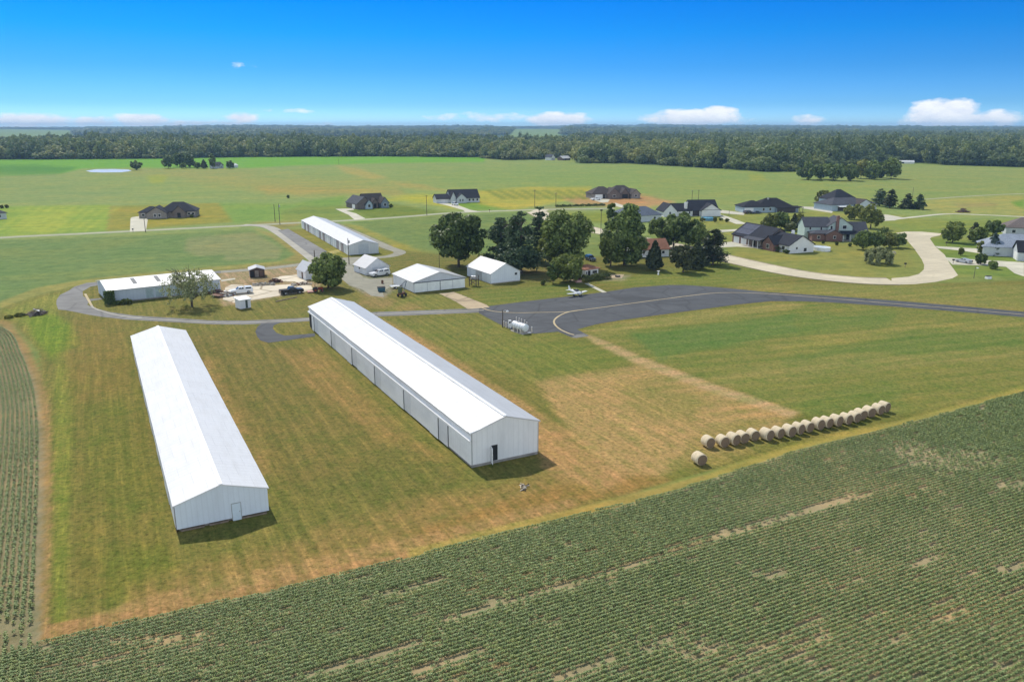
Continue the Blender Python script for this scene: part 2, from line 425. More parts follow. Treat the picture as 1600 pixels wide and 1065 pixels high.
TLP = [(-900,258),(-700,256),(0,249.5),(200,248.5),(400,245.5),(600,244.5),(750,246),(775,249.5),(800,250.5),(845,249.5),(860,247),(898,247.2),(900,255),(980,255.5),(1060,260),(1150,265),(1200,268.5),(1250,268),(1300,262),(1402,254),(1426,254.2),(1480,258),(1600,261.5),(1800,266),(2400,278)]
PAINT.append((TLP + [(2400,150),(-900,150)], (62,86,46), 1, 1))
for c in ([(-300,206),(115,206),(118,220),(-300,220)], [(805,205),(885,205),(868,219),(785,219)], [(660,207),(720,207),(720,209.5),(660,209.5)], [(1090,206),(1125,206),(1130,210),(1080,210)], [(930,203.5),(1000,203.5),(1000,206),(930,206)], [(1545,205),(1600,205),(1600,207.5),(1540,207.5)]): PAINT.append((c, (140,162,108), 1, .8))

def sdist(px, py, poly):
    """signed distance (inside positive), vectorised"""
    n = len(poly); d = np.full(px.shape, 1e18); ins = np.zeros(px.shape, bool)
    for i in range(n):
        x0, y0 = poly[i]; x1, y1 = poly[(i+1) % n]
        ex, ey = x1-x0, y1-y0
        wx, wy = px-x0, py-y0
        t = np.clip((wx*ex + wy*ey) / (ex*ex + ey*ey + 1e-9), 0, 1)
        dx, dy = wx - ex*t, wy - ey*t
        d = np.minimum(d, dx*dx + dy*dy)
        c = ((y0 <= py) & (y1 > py)) | ((y1 <= py) & (y0 > py))
        with np.errstate(divide='ignore', invalid='ignore'):
            xi = x0 + (py - y0) / (y1 - y0 + (0 if y1 != y0 else 1e-9)) * ex
        ins ^= c & (px < xi)
    d = np.sqrt(d)
    return np.where(ins, d, -d)

def paint(X, Y):
    sx = np.empty_like(X); sy = np.empty_like(X)
    ok = Y > 24
    Yc = np.maximum(Y, 24.0)
    sx, sy = P(X, Yc, 0.0)
    col = np.tile(alb((128,142,84)), (len(X), 1))
    wob = 1.6*np.sin(X*.31 + 1.3*np.sin(Y*.17)) + 1.1*np.sin(Y*.43 + X*.11)
    for poly, c, fe, st in PAINT:
        xs = [p[0] for p in poly]; ys = [p[1] for p in poly]
        sel = np.nonzero((sx > min(xs)-fe*2) & (sx < max(xs)+fe*2) & (sy > min(ys)-fe*2) & (sy < max(ys)+fe*2))[0]
        if not len(sel): continue
        d = sdist(sx[sel], sy[sel], poly) + (wob[sel] * min(fe, 10) * .12 if fe > 3 else 0)
        w = np.clip(d / max(fe, .5) * .5 + .5, 0, 1); w = (w*w*(3-2*w)) * st
        col[sel] = col[sel] * (1-w[:, None]) + alb(c) * w[:, None]
    far = np.clip((Y - 180) / 400, 0, 1)[:, None]
    col *= 1 - far * np.array([.02, .02, .30])          # the air adds back what is taken off here
    return col, sx, sy

# mesh rows follow distance: finer close by, coarser far away
ys = [-160, -80, -20, 20, 34, 44]
s_ = np.arange(1075, 252, -1.7); ys += [float(G(800, y)[1]) for y in s_]
s_ = np.arange(252, 216, -1.0); ys += [float(G(800, y)[1]) for y in s_]
y_ = ys[-1]
while y_ < 12500: y_ *= 1.06; ys.append(y_)
ys = np.array(ys); ys = np.unique(np.round(ys, 3))
ts = np.linspace(-1.25, 1.25, 820)
YY, TT = np.meshgrid(ys, ts, indexing='ij')
XX = TT * (np.maximum(YY, 30) + 110)
X1, Y1 = XX.ravel(), YY.ravel()
gcol, gsx, gsy = paint(X1, Y1)
Z1 = hills(X1, Y1)
nr, nc = YY.shape
idx = np.arange(nr*nc).reshape(nr, nc)
Q = np.stack([idx[:-1, :-1], idx[:-1, 1:], idx[1:, 1:], idx[1:, :-1]], -1).reshape(-1, 4)

mg, nt, bs = nmat('farmland')
at = N(nt, 'ShaderNodeAttribute', attribute_name='soil')
kn = N(nt, 'ShaderNodeAttribute', attribute_name='kind_of_cover')      # 0 crops, 1 mown grass
vA = worldco(nt, (1, 1, 1)); 
rotb = -math.atan2(E2[1], E2[0])
vS = worldco(nt, (.07, 1.3, 1), rotb)      # streaks along the sheds
rotr = -math.atan2(.30, .95)
vT = worldco(nt, (.06, .8, 1), rotr)      # mowing passes across the right lawn
f_big = noise(nt, .035, 6, .65, vA); f_mid = noise(nt, .16, 6, .7, vA); f_fine = noise(nt, 1.6, 6, .75, vA); f_gr = noise(nt, 4.5, 4, .8, vA)
f_s = noise(nt, .9, 5, .7, vS); f_t = noise(nt, .55, 5, .7, vT)
base = at.outputs['Color']
dry = mixc(nt, base, (1.42, 1.14, 1.0), 1.0, 'MULTIPLY'); grn = mixc(nt, base, (.66, .88, .66), 1.0, 'MULTIPLY')
def mul(c, t): return mixc(nt, c, t, 1.0, 'MULTIPLY')
f_c = noise(nt, .5, 5, .75, vA); f_d = noise(nt, 1.7, 4, .8, vA)
c1 = mixc(nt, base, mul(base, (1.18, 1.08, 1.10)), ramp(nt, f_mid, .50, .62, 0, .55)); c1 = mixc(nt, c1, mul(c1, (.80, .97, .78)), ramp(nt, f_mid, .49, .38, 0, .6))
c1 = mixc(nt, c1, mul(c1, (1.18, 1.12, 1.14)), ramp(nt, f_c, .51, .62, 0, .9)); c1 = mixc(nt, c1, mul(c1, (.74, .88, .72)), ramp(nt, f_c, .49, .37, 0, .9))
def swath(vec, period, dist):
    w = N(nt, 'ShaderNodeTexWave', wave_type='BANDS', bands_direction='Y'); w.inputs['Scale'].default_value = math.pi*2/period/20; w.inputs['Distortion'].default_value = dist; w.inputs['Detail'].default_value = 3; w.inputs['Detail Scale'].default_value = 1.5
    nt.links.new(vec, w.inputs[0]); return w.outputs['Fac']
sxy = N(nt, 'ShaderNodeVectorMath', operation='DOT_PRODUCT'); gp = N(nt, 'ShaderNodeNewGeometry'); nt.links.new(gp.outputs['Position'], sxy.inputs[0]); sxy.inputs[1].default_value = (E1[0], E1[1], 0)
side = ramp(nt, sxy.outputs['Value'], float(G(905, 560) @ E1), float(G(925, 560) @ E1))     # 0 by the sheds, 1 on the right lawn
inv = N(nt, 'ShaderNodeMath', operation='SUBTRACT'); inv.inputs[0].default_value = 1.0; nt.links.new(side, inv.inputs[1])
def gate(f, g):
    m = N(nt, 'ShaderNodeMath', operation='MULTIPLY'); nt.links.new(f, m.inputs[0]); nt.links.new(g, m.inputs[1]); return m.outputs[0]
wA = swath(worldco(nt, (.15, 1, 1), rotb), 2.3, .8); wB = swath(worldco(nt, (.15, 1, 1), rotr), 4.6, 1.2)
f_s2 = noise(nt, 2.4, 4, .7, vS)
L_ = inv.outputs[0]
c1 = mixc(nt, c1, mul(c1, (1.32, 1.25, 1.24)), gate(ramp(nt, f_s, .52, .62, 0, .85), L_)); c1 = mixc(nt, c1, mul(c1, (.76, .86, .74)), gate(ramp(nt, f_s, .48, .38, 0, .7), L_))
c1 = mixc(nt, c1, mul(c1, (1.24, 1.20, 1.20)), gate(ramp(nt, f_s2, .54, .64, 0, .8), L_)); c1 = mixc(nt, c1, mul(c1, (.86, .92, .84)), gate(ramp(nt, wA, .45, .75, 0, .7), L_))
c1 = mixc(nt, c1, mul(c1, (1.22, 1.12, 1.06)), gate(ramp(nt, f_t, .52, .62, 0, .8), side)); c1 = mixc(nt, c1, mul(c1, (.80, .92, .76)), gate(ramp(nt, f_t, .49, .39, 0, .7), side))
c1 = mixc(nt, c1, mul(c1, (.84, .93, .82)), gate(ramp(nt, wB, .4, .7, 0, .8), side))
c1 = mixc(nt, c1, mul(c1, (.50, .52, .46)), ramp(nt, f_d, .49, .34, 0, 1.0)); c1 = mixc(nt, c1, mul(c1, (1.5, 1.42, 1.4)), ramp(nt, f_d, .53, .67, 0, 1.0))
vF = worldco(nt, (.012, .12, 1), rotr)
f_f = noise(nt, 1.0, 6, .68, vF); f_e = noise(nt, .22, 5, .8, vA)
c0 = mixc(nt, base, mul(base, (1.18, 1.04, .95)), ramp(nt, f_big, .49, .62, 0, .8)); c0 = mixc(nt, c0, mul(c0, (.86, .96, .9)), ramp(nt, f_big, .48, .36, 0, .8))
c0 = mixc(nt, c0, mul(c0, (.80, .88, .82)), ramp(nt, f_f, .5, .36, 0, .7)); c0 = mixc(nt, c0, mul(c0, (1.18, 1.08, .95)), ramp(nt, f_f, .52, .64, 0, .7))
c0 = mixc(nt, c0, mul(c0, (.72, .78, .72)), ramp(nt, f_e, .5, .36, 0, .9)); c0 = mixc(nt, c0, mul(c0, (1.26, 1.18, 1.16)), ramp(nt, f_e, .51, .64, 0, .9))
c0 = mixc(nt, c0, mul(c0, (.70, .76, .68)), ramp(nt, f_d, .5, .35, 0, .7))
cc = mixc(nt, c0, c1, kn.outputs['Fac'])
nt.links.new(cc, bs.inputs['Base Color']); bs.inputs['Roughness'].default_value = .95; bs.inputs['Specular IOR Level'].default_value = .1
bp = N(nt, 'ShaderNodeBump'); bp.inputs['Strength'].default_value = .5; bp.inputs['Distance'].default_value = .12
nt.links.new(f_gr, bp.inputs['Height']); nt.links.new(bp.outputs[0], bs.inputs['Normal'])

me = bpy.data.meshes.new('ground')
V = np.stack([X1, Y1, Z1], 1).astype(np.float32)
me.vertices.add(len(V)); me.vertices.foreach_set('co', V.ravel())
me.loops.add(Q.size); me.loops.foreach_set('vertex_index', Q.ravel().astype(np.int32))
me.polygons.add(len(Q)); me.polygons.foreach_set('loop_start', np.arange(0, Q.size, 4, dtype=np.int32)); me.update(calc_edges=True)
a = me.attributes.new('soil', 'FLOAT_COLOR', 'POINT'); a.data.foreach_set('color', np.c_[gcol, np.ones(len(V))].astype(np.float32).ravel())
lawn = PAINT[[i for i, p in enumerate(PAINT) if p[1] == (128,121,66)][0]][0]
cov = np.clip(sdist(gsx, gsy, lawn) / 6 + .5, 0, 1)
a = me.attributes.new('kind_of_cover', 'FLOAT', 'POINT'); a.data.foreach_set('value', cov.astype(np.float32))
me.shade_smooth(); me.materials.append(mg)
ground = bpy.data.objects.new('ground', me); COL.objects.link(ground); tag(ground, kind='structure')

# ---------------------------------------------------------------- roads and paving: thin sheets over the ground
def smooth(pts, k=6, closed=False):
    pts = [np.array(p, float) for p in pts]; n = len(pts); out = []
    for i in range(n if closed else n - 1):
        if closed: p0, p1, p2, p3 = pts[i-1], pts[i], pts[(i+1) % n], pts[(i+2) % n]
        else: p0, p1, p2, p3 = pts[max(i-1, 0)], pts[i], pts[i+1], pts[min(i+2, n-1)]
        for j in range(k):
            t = j / k
            out.append(.5*((2*p1) + (-p0+p2)*t + (2*p0-5*p1+4*p2-p3)*t*t + (-p0+3*p1-3*p2+p3)*t**3))
    if not closed: out.append(pts[-1])
    return out

def ribbon(name, pts, width, z, m, parent=None, k=6, world=False, kerb=None):
    w = [np.array(p) if world else G(*p) for p in pts]
    w = smooth(w, k) if k > 1 else w
    n = len(w); mb = MB(); wd = width if hasattr(width, '__len__') else [width, width]
    L = []; Rr = []
    for i, p in enumerate(w):
        d = w[min(i+1, n-1)] - w[max(i-1, 0)]; d = d / (np.linalg.norm(d) + 1e-9); nrm = np.array([-d[1], d[0]])
        h = (wd[0] + (wd[1]-wd[0]) * i/(n-1)) / 2
        L.append(p + nrm*h); Rr.append(p - nrm*h)
    vs = [(a[0], a[1], z) for a in L] + [(a[0], a[1], z) for a in Rr]
    mb.add(vs, [(n+i, n+i+1, i+1, i) for i in range(n-1)])
    o = mb.build(name, m, parent, fix=False)
    if parent is None: tag(o, kind='structure')
    if kerb:
        for side, sg in ((L, 1), (Rr, -1)):
            mk = MB(); sec = []
            for i in range(n):
                d = w[min(i+1, n-1)] - w[max(i-1, 0)]; d = d / (np.linalg.norm(d) + 1e-9); nrm = np.array([-d[1], d[0]]) * sg
                a, b = side[i], side[i] + nrm * .35
                sec.append([(a[0], a[1], 0), (b[0], b[1], 0), (b[0], b[1], z+.12), (a[0], a[1], z+.12)])
            mk.rib(sec); tag(mk.build('kerb', kerb, None), kind='structure')
    return o

def sheet(name, pts, z, m, k=1):
    w = [G(*p) for p in pts]
    if k > 1: w = smooth(w, k, True)
    o = MB().add([(p[0], p[1], z) for p in w], [tuple(range(len(w)))]).build(name, m, fix=True)
    me = o.data
    if me.polygons[0].normal.z < 0: me.flip_normals()
    return tag(o, kind='structure')

def pave(name, col, var=.15, crack=.6, sc=.25, dark=None):
    m, nt, b = nmat(name)
    v = worldco(nt)
    f = noise(nt, sc, 6, .7, v); f2 = noise(nt, 5, 4, .8, v); f4 = noise(nt, .06, 4, .6, v)
    vo = N(nt, 'ShaderNodeTexVoronoi', feature='DISTANCE_TO_EDGE'); vo.inputs['Scale'].default_value = .11
    wv = mixc(nt, v, N(nt, 'ShaderNodeTexNoise', i_Scale=.5).outputs['Color'], .0)
    nt.links.new(v, vo.inputs['Vector'])
    c = mixc(nt, tuple(x*(1-var) for x in col), tuple(x*(1+var) for x in col), ramp(nt, f, .3, .7))
    f6 = noise(nt, .5, 5, .7, worldco(nt, (.08, 1, 1), rotr))
    c = mixc(nt, c, tuple(x*1.3 for x in col), ramp(nt, f4, .5, .65, 0, .6)); c = mixc(nt, c, tuple(x*.72 for x in col), ramp(nt, f6, .5, .66, 0, .6))
    c = mixc(nt, c, tuple(x*.6 for x in col), ramp(nt, f2, .55, .75, 0, .5))
    c = mixc(nt, c, dark or tuple(x*.45 for x in col), ramp(nt, vo.outputs['Distance'], .0, .045, crack, 0))
    nt.links.new(c, b.inputs['Base Color']); b.inputs['Roughness'].default_value = .85; b.inputs['Specular IOR Level'].default_value = .25
    return m
P_ASPH = pave('apron_asphalt', tuple(alb((88, 90, 102))), .16, .5)
P_ASPL = pave('old_asphalt', tuple(alb((136, 134, 142))), .18, .5)
P_GREY = pave('grey_lane', tuple(alb((160, 156, 150))), .14, .2)
P_ROAD = pave('country_road_surface', tuple(alb((172, 172, 152))), .1, .1)
P_CONC = pave('street_concrete', tuple(alb((216, 203, 190))), .07, .12, .4)
P_DRV = pave('driveway_concrete', tuple(alb((212, 206, 200))), .08, .12, .4)
P_PAD = pave('yard_concrete', tuple(alb((228, 214, 206))), .16, .9, .5, tuple(alb((140, 120, 96))))
P_WALK = pave('walk_concrete', tuple(alb((200, 178, 158))), .12, .8, .5)
P_LINE = pave('faded_line_paint', tuple(alb((205, 186, 160))), .12, .0)
P_SEAL = pave('pale_road_edge', tuple(alb((182, 176, 176))), .15, .0)
P_KERB = pave('kerb_concrete', tuple(alb((186, 172, 160))), .1, .0)
P_WATER = plain('pond_water', (.46, .49, .52), .25, .1, .05, spec=.6)

# apron, taxiway and its painted lines
sheet('apron', [(748,489),(778,505),(812,521.4),(838,521),(872,518),(884,523),(893,527),(900,528),(921,524.6),(901.5,514.5),(930,507),(970,500),(1060,488),(1150,476),(1204,470.5),(1250,470.5),(1300,472.5),(1400,479),(1500,487),(1600,495.5),(1800,512.5),(2000,530),(2000,519),(1800,502.5),(1600,487),(1500,478),(1400,469.8),(1300,462.5),(1200,456.5),(1150,451.4),(1105,447.5),(1071,445.3),(1044,445.3),(992,449),(943,456.5),(880,464),(820,471),(765,478),(748,482)], .02, P_ASPH)
ribbon('apron_line', [(752,480.7),(771,486.2),(804,488.5),(846,488),(885,487.2),(911,484),(960,477.5),(1037,467.2),(1105,458.8),(1139,457.2),(1172,457.8),(1217,460),(1300,466.5),(1400,474.7),(1500,482.7),(1600,491.3),(1800,507.5),(1990,524)], .34, .035, P_LINE)
ribbon('apron_line', [(911,484),(896,485.8),(883,489),(872,494.5),(866,500.5),(867,507),(875.5,514.5),(887,520),(897,523.2)], .42, .032, P_LINE)
sheet('apron_patch', [(893,527),(900,528),(921,524.6),(912,521.2),(901,522.4)], .028, P_ASPL)
# perimeter lane of the airfield and the loop by the sheds
sheet('perimeter_lane', [(345,423),(250,430),(159,440),(135,442),(116,448),(107.5,454),(94,460.5),(88.5,468),(88,475),(91,483.5),(102,484.5),(114,486.5),(135,491),(160,495),(197,499.2),(260,502.5),(330,506.5),(380,507),(440,504),(484,501.5),(484,496),(440,498.5),(380,500.8),(330,500.5),(260,496),(210,493),(172,487.5),(147,481),(136,476),(140,470.5),(160,467.2),(160,465.4),(140,467.2),(130,463),(129,455),(141,448),(160,444.2),(250,433.5),(345,426.5)], .018, P_ASPL)
ribbon('lane_stripe', [(133,459),(138,468),(142,475),(146,480.5),(160,486),(180,491.5),(210,496),(255,499.5),(330,503.4),(396,503.3),(443,500.8),(484,498.4)], .5, .03, P_SEAL)
ribbon('lane_stripe', [(133,459),(138,468),(143,477)], .55, .036, P_LINE)
sheet('shed_loop', [(408,505.5),(402,511),(399,518),(402,526),(407,532),(420,535.5),(445,532),(492,525.5),(492,520.6),(460,523.4),(445,524.2),(432,520),(426,513),(428,508),(440,503.5)], .024, P_ASPH)
ribbon('perimeter_lane', [(560,493),(582,491),(640,489),(700,486.6),(756,484.5)], 4.6, .012, P_ASPL)
ribbon('lane_stripe', [(582,491),(640,489),(700,486.6),(756,484.5)], .5, .028, P_SEAL)
ribbon('gravel_lane', [(341,425),(412,419.6),(467,413.5),(500,407),(546,403.5),(599,401.5),(621,397),(624,393),(613,389),(600,384),(560,366),(520,349)], 4.2, .012, P_GREY)
ribbon('shed_road', [(380,351.5),(400,352),(420,355),(436,363),(454,375.5),(472,389),(489,402),(497,409)], 5.0, .022, P_SEAL)
sheet('shed_apron', [(434,360),(450,357.5),(511,393),(501,402),(492,403)], .03, P_ASPL)
sheet('hangar_walk', [(686,458.6),(709,456),(728,463.5),(760,476.2),(765,480),(731,483),(712,471)], .03, P_WALK)
sheet('gravel_yard', [(540,425),(562,432),(580,436),(614,434),(612,446),(598,456),(600,464),(580,462),(566,452),(546,446),(534,436)], .014, P_GREY)
ribbon('gravel_yard_lane', [(549,403),(536,414),(542,424),(556,438)], 6, .010, P_GREY)
# public roads
ribbon('country_road', [(-900,442),(-400,397),(0,371.5),(100,366.5),(200,361.5),(300,356.5),(390,352),(480,347.5),(560,343.6),(640,338),(690,333.8),(740,331),(800,329),(842,327.5),(900,326.5),(960,325.5)], 5.6, .02, P_ROAD)
ribbon('street', [(838,331),(856,340),(880,348),(917,357),(946,363.5),(1000,374),(1070,388),(1138,404.5),(1200,418.5),(1250,428),(1300,434.5),(1350,438.6),(1395,439.7)], 10, .03, P_CONC, kerb=P_KERB)
sheet('street_end', [(1393,434.7),(1420,432.4),(1436,428),(1443.5,421),(1444,414),(1440,405),(1428,388),(1414,372),(1400,364),(1416,361.8),(1440,362),(1472,365),(1468,368),(1456,370.5),(1453,373),(1462,386),(1476,398),(1484,412),(1497,430),(1488,435),(1462,440.5),(1430,444),(1393,445)], .034, P_CONC)
ribbon('side_street', [(835,332.5),(848,327.5)], 7, .026, P_CONC)
DRV = [
 ('driveway', [(203,362),(204,341),(206,339.5),(217,338),(230,340.5),(231,343),(228,361)], P_DRV),
 ('driveway', [(524,326.5),(552,325.6),(553,328),(541,329.5),(556,333.5),(571,341.5),(554,343.5),(545,336)], P_DRV),
 ('driveway', [(677,316.4),(684,316),(708,319),(718,321.5),(735,328),(752,331),(727,331.8),(724,328.6),(700,321.5)], P_DRV),
 ('driveway', [(920,311.2),(930,310.2),(953,311.5),(950,316),(940,316.5)], P_DRV),
 ('driveway', [(952,320),(962,317),(980,323),(974,325)], P_DRV),
 ('driveway', [(1130,379),(1146,377.5),(1162,382),(1190,385),(1183,388),(1152,385.5),(1120,387)], P_DRV),
 ('driveway', [(1120,359.5),(1165,357.5),(1165,360),(1126,363)], P_DRV),
 ('driveway', [(1124,335),(1136,338),(1150,343),(1168,350),(1150,350),(1126,341)], P_DRV),
 ('driveway', [(1125,328),(1164,332.5),(1162,336),(1126,333)], P_DRV),
 ('driveway', [(1248,322.5),(1290,324),(1302,329),(1300,333),(1256,326)], P_DRV),
 ('driveway', [(1246,350.5),(1270,349.5),(1270,353.5),(1250,356)], P_DRV),
 ('driveway', [(1375,334.5),(1390,336),(1412,340.2),(1398,344.5),(1370,345.8)], P_DRV),
 ('driveway', [(1460,384.5),(1530,388.5),(1545,393.5),(1532,396),(1500,391.5),(1466,388)], P_DRV),
 ('driveway', [(1476,402),(1500,404),(1600,410),(1600,432),(1585,427),(1572,417),(1540,415),(1488,413.5)], P_DRV),
]
for nme, pts, m in DRV: sheet(nme, pts, .04, m)
ribbon('farm_lane', [(1398,342.5),(1430,339),(1480,334.3),(1540,336),(1600,338.8),(1800,348)], 3.2, .03, P_DRV)
ribbon('farm_lane', [(1445,311.5),(1480,309),(1520,306.3),(1600,302.6),(1800,296)], 3.0, .03, P_ROAD)
ribbon('garden_path', [(916,442.5),(930,449.5),(945,457)], 1.3, .03, P_DRV)
ribbon('garden_path', [(886,436),(900,439),(906,442)], 2.0, .034, P_WALK)
sheet('garden_patio', [(948,429),(975,429),(972,434.5),(945,434)], .03, P_WALK)
sheet('pond', [(134,267),(150,264.6),(175,264.2),(200,265),(206,267.2),(190,269.2),(160,269.6),(142,269)], .03, P_WATER)
# old concrete floor of the yard
sheet('yard_pad', [(352,449),(362,444.5),(395,446),(430,445.5),(470,443.5),(486,446),(489,452),(468,458),(430,463),(396,468.5),(366,473),(348,468)], .03, P_PAD)
sheet('yard_slab', [(345,437.5),(367,434.5),(368,436.5),(346,440)], .05, P_DRV)
sheet('yard_slab', [(424,435),(444,431.5),(456,433.5),(458,438),(440,440),(432,438)], .05, P_PAD)
sheet('yard_slab', [(436,432),(470,428.5),(476,432.5),(462,440),(448,440)], .044, P_PAD)
sheet('yard_slab', [(456,433),(480,429),(478,442),(462,441)], .04, P_PAD)

# ---------------------------------------------------------------- long metal sheds
def chevron_roof(mb, W, L, eave, ridge, t=.14, ov=.3, oy=.25, seg=24, jit=.03, seed=1, wave=0):
    rng = random.Random(seed); rings = []
    dz = (ridge - eave) / (W / 2)
    for i in range(seg + 1):
        y = -oy + (L + 2*oy) * i / seg
        j = [rng.uniform(-jit, jit) for _ in range(3)]
        e = eave - dz * ov
        rings.append([(-ov, y, e+j[0]), (W/2, y, ridge+j[1]), (W+ov, y, e+j[2]), (W+ov, y, e-t+j[2]), (W/2, y, ridge-t+j[1]), (-ov, y, e-t+j[0])])
    n = 6; vs = [p for r in rings for p in r]; fs = []
    for i in range(seg):
        for k in range(n):
            k2 = (k+1) % n; fs.append((i*n+k, (i+1)*n+k, (i+1)*n+k2, i*n+k2))
    for o in (0, seg*n): fs += [(o, o+1, o+4, o+5), (o+1, o+2, o+3, o+4)]
    return mb.add(vs, fs)

def gable_wall(W, L, z0, eave, ridge, inset=.0):
    d = .16
    return MB().prism_y([(inset, z0), (W-inset, z0), (W-inset, eave-d), (W/2, ridge-d), (inset, eave-d)], inset, L-inset)

def solve(A, B, eave_y, apex_y, far_eave, far_h=None):
    a, W, rz = frame(A, B)
    ev = zat(a, eave_y); mid = (G(*A) + G(*B)) / 2; rg = zat(mid, apex_y)
    n = G(far_eave[0], far_eave[1], ev); xh = np.array([math.cos(rz), math.sin(rz)]); yh = np.array([-xh[1], xh[0]])
    return a, W, rz, ev, rg, float((n - a) @ yh)

# right-hand long shed with sliding doors
a, W, rz = frame((737, 731), (841, 709)); rz = math.atan2(.465, .8853); W = 9.75; L = 82.8; EV, RG = 4.8, 6.25
t = thing('long_shed', 'long white metal shed with sliding doors down one side and an open gable door', 'shed', a, rz)
gable_wall(W, L, .38, EV, RG).build('wall', M_WALLW, t)
MB().box(.06, W-.06, .06, L-.06, -.3, .40).build('foundation', M_CONCF, t)
chevron_roof(MB(), W, L, EV, RG, .14, .22, .12, 40, .025, 3).build('roof', M_ROOFW, t)
MB().box(W/2-.25, W/2+.25, .1, L-.1, RG-.02, RG+.05).build('ridge_cap', M_WHITE, t)
MB().box(-.05, 0, .05, L-.05, 3.75, EV-.2).build('side_panel', M_DOORB, t)
MB().box(-.34, -.05, -.05, L-.02, 3.52, 3.78).build('door_track', M_WHITE, t)
y = 7.2; k = 0
MB().box(-.10, 0, .03, 7.1, .4, 3.52).build('side_wall', M_DOORA, t)
rr = random.Random(5)
while y < L - 4:
    w = [3.1, 3.0, 7.4][k % 3] * rr.uniform(.94, 1.06); w = min(w, L - 3 - y)
    xo = [-.14, -.26, -.16][k % 3]
    d = MB().box(xo-.06, xo, y+.06, y+w-.06, .16 + rr.uniform(0, .16), 3.5)
    d.build('sliding_door', M_DOORA if k % 3 else M_DOORB, t)
    y += w; k += 1
MB().box(-.09, -.03, 7.1, L-.1, .3, 3.52).build('door_recess', M_DARKGAP, t)
x0 = 2.75
MB().box(x0, x0+.95, -.012, .02, .42, 2.55).build('shaded_opening', M_DARKGAP, t)  # dark panel laid on the wall, painted for the unlit opening
th = R(255); dx, dy = math.cos(th), math.sin(th)
dl = MB().hexa([(x0, -.03, .3), (x0+dx*.95, -.03+dy*.95, .3), (x0+dx*.95-dy*.05, -.03+dy*.95+dx*.05, .3), (x0-dy*.05, -.03+dx*.05, .3)],
          [(x0, -.03, 2.5), (x0+dx*.95, -.03+dy*.95, 2.5), (x0+dx*.95-dy*.05, -.03+dy*.95+dx*.05, 2.5), (x0-dy*.05, -.03+dx*.05, 2.5)]).build('door', M_WHITE, t)
MB().box(x0+dx*.85-.02, x0+dx*.85+.05, -.03+dy*.85-.06, -.03+dy*.85+.02, 1.3, 1.42).build('handle', M_STEEL, dl)
for xx in (0, W-.12): MB().box(xx, xx+.12, -.03, -.004, .4, EV-.25).build('corner_trim', M_STEEL, t)
MB().hexa([(-.25, -.16, EV-.09), (.0, -.16, EV-.02), (2.3, -.16, EV+.58), (-.25, -.1, EV+.04)], [(-.25, .9, EV+.16), (0, .9, EV+.22), (2.3, .55, EV+.74), (-.25, .9, EV+.2)]).build('loose_roof_sheet', M_WHITE, t)

# left-hand long shed
a, W, rz = frame((277, 832), (421, 803)); rz = math.atan2(.465, .8853); W = 9.65; L = 80.4; EV, RG = 3.2, 4.62
t = thing('long_shed', 'long white metal shed with a closed small door in its gable', 'shed', a, rz)
M_WALLB = ribbed('pale_blue_metal_wall', (.74, .80, .86), 'X', .55, .5, (.5, .52, .55), .4)
gable_wall(W, L, .36, EV, RG).build('wall', M_WALLB, t)
MB().box(.25, W-.25, .3, L-.2, -.2, .37).build('foundation', M_CONCF, t)
for x, w in ((.4, 2.4), (3.3, 2.0), (6.3, 3.1)): MB().box(x, x+w, .02, .3, -.1, .2).build('sill_log', M_WOOD, t)
chevron_roof(MB(), W, L, EV, RG, .12, .18, .10, 44, .04, 9).build('roof', M_ROOFL, t)
MB().box(W/2-.2, W/2+.2, .0, L, RG-.02, RG+.04).build('ridge_cap', M_WHITE, t)
dr = MB().box(5.75, 6.65, -.05, .0, .02, 2.02).build('door', plain('pale_blue_door', (.6, .68, .73), .5, .05), t)
MB().box(5.68, 6.72, -.03, -.004, .1, 2.1).build('door_frame', M_STEEL, t)
MB().box(6.48, 6.56, -.1, -.05, 1.0, 1.1).build('handle', M_STEEL, dr)
for k in range(13):
    MB().box(-.08 - .06*(k % 2), 0-.02, .6+k*6.1, 6.4+k*6.1, .35, 3.0).build('sliding_door', M_DOORB if k % 2 else M_DOORA, t)
MB().box(-.03, .0, .0, L, -.1, 3.0).build('door_recess', plain('rusty_door_gap', (.09, .06, .05), .9, .3), t)

# far long shed beyond the yard
a, W, rz = frame((545, 399), (592, 395.5)); rz = math.atan2(.42, .905); W = 10.4; L = 83.0; EV, RG = 3.45, 4.95
t = thing('long_shed', 'far white metal shed with open bays beside the asphalt strip near the country road', 'shed', a, rz)
M_WALLG = ribbed('dull_white_metal_wall', (.72, .75, .77), 'X', .7, .55, (.46, .46, .46), .5)
gable_wall(W, L, .1, EV, RG).build('wall', M_WALLG, t)
chevron_roof(MB(), W, L, EV, RG, .12, .3, .2, 20, .02, 11).build('roof', M_ROOFW, t)
MB().box(3.4, 6.9, -.06, 0, .15, 3.6).build('gable_door', plain('grey_gable_door', (.50, .54, .58), .6, .1), t)
y = 3.5; k = 0
while y < L - 6:
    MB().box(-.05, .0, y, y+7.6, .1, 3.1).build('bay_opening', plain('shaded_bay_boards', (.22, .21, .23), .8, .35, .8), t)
    for q in (0, 1):
        MB().box(-.12-.07*q, -.05, y + .5 + 3.6*q, y + 3.3 + 3.6*q, .15, 3.0).build('sliding_door', [M_DOORB, plain('rust_stained_door', (.36, .31, .31), .7, .2), M_WALLG][(k+q) % 3], t)
    MB().box(-.14, 0, y+7.6, y+9.9, .1, 3.15).build('wall_panel', M_DOORA, t)
    y += 9.95; k += 1
MB().box(-.14, 0, .05, 3.5, .1, 3.15).build('wall_panel', M_DOORA, t)

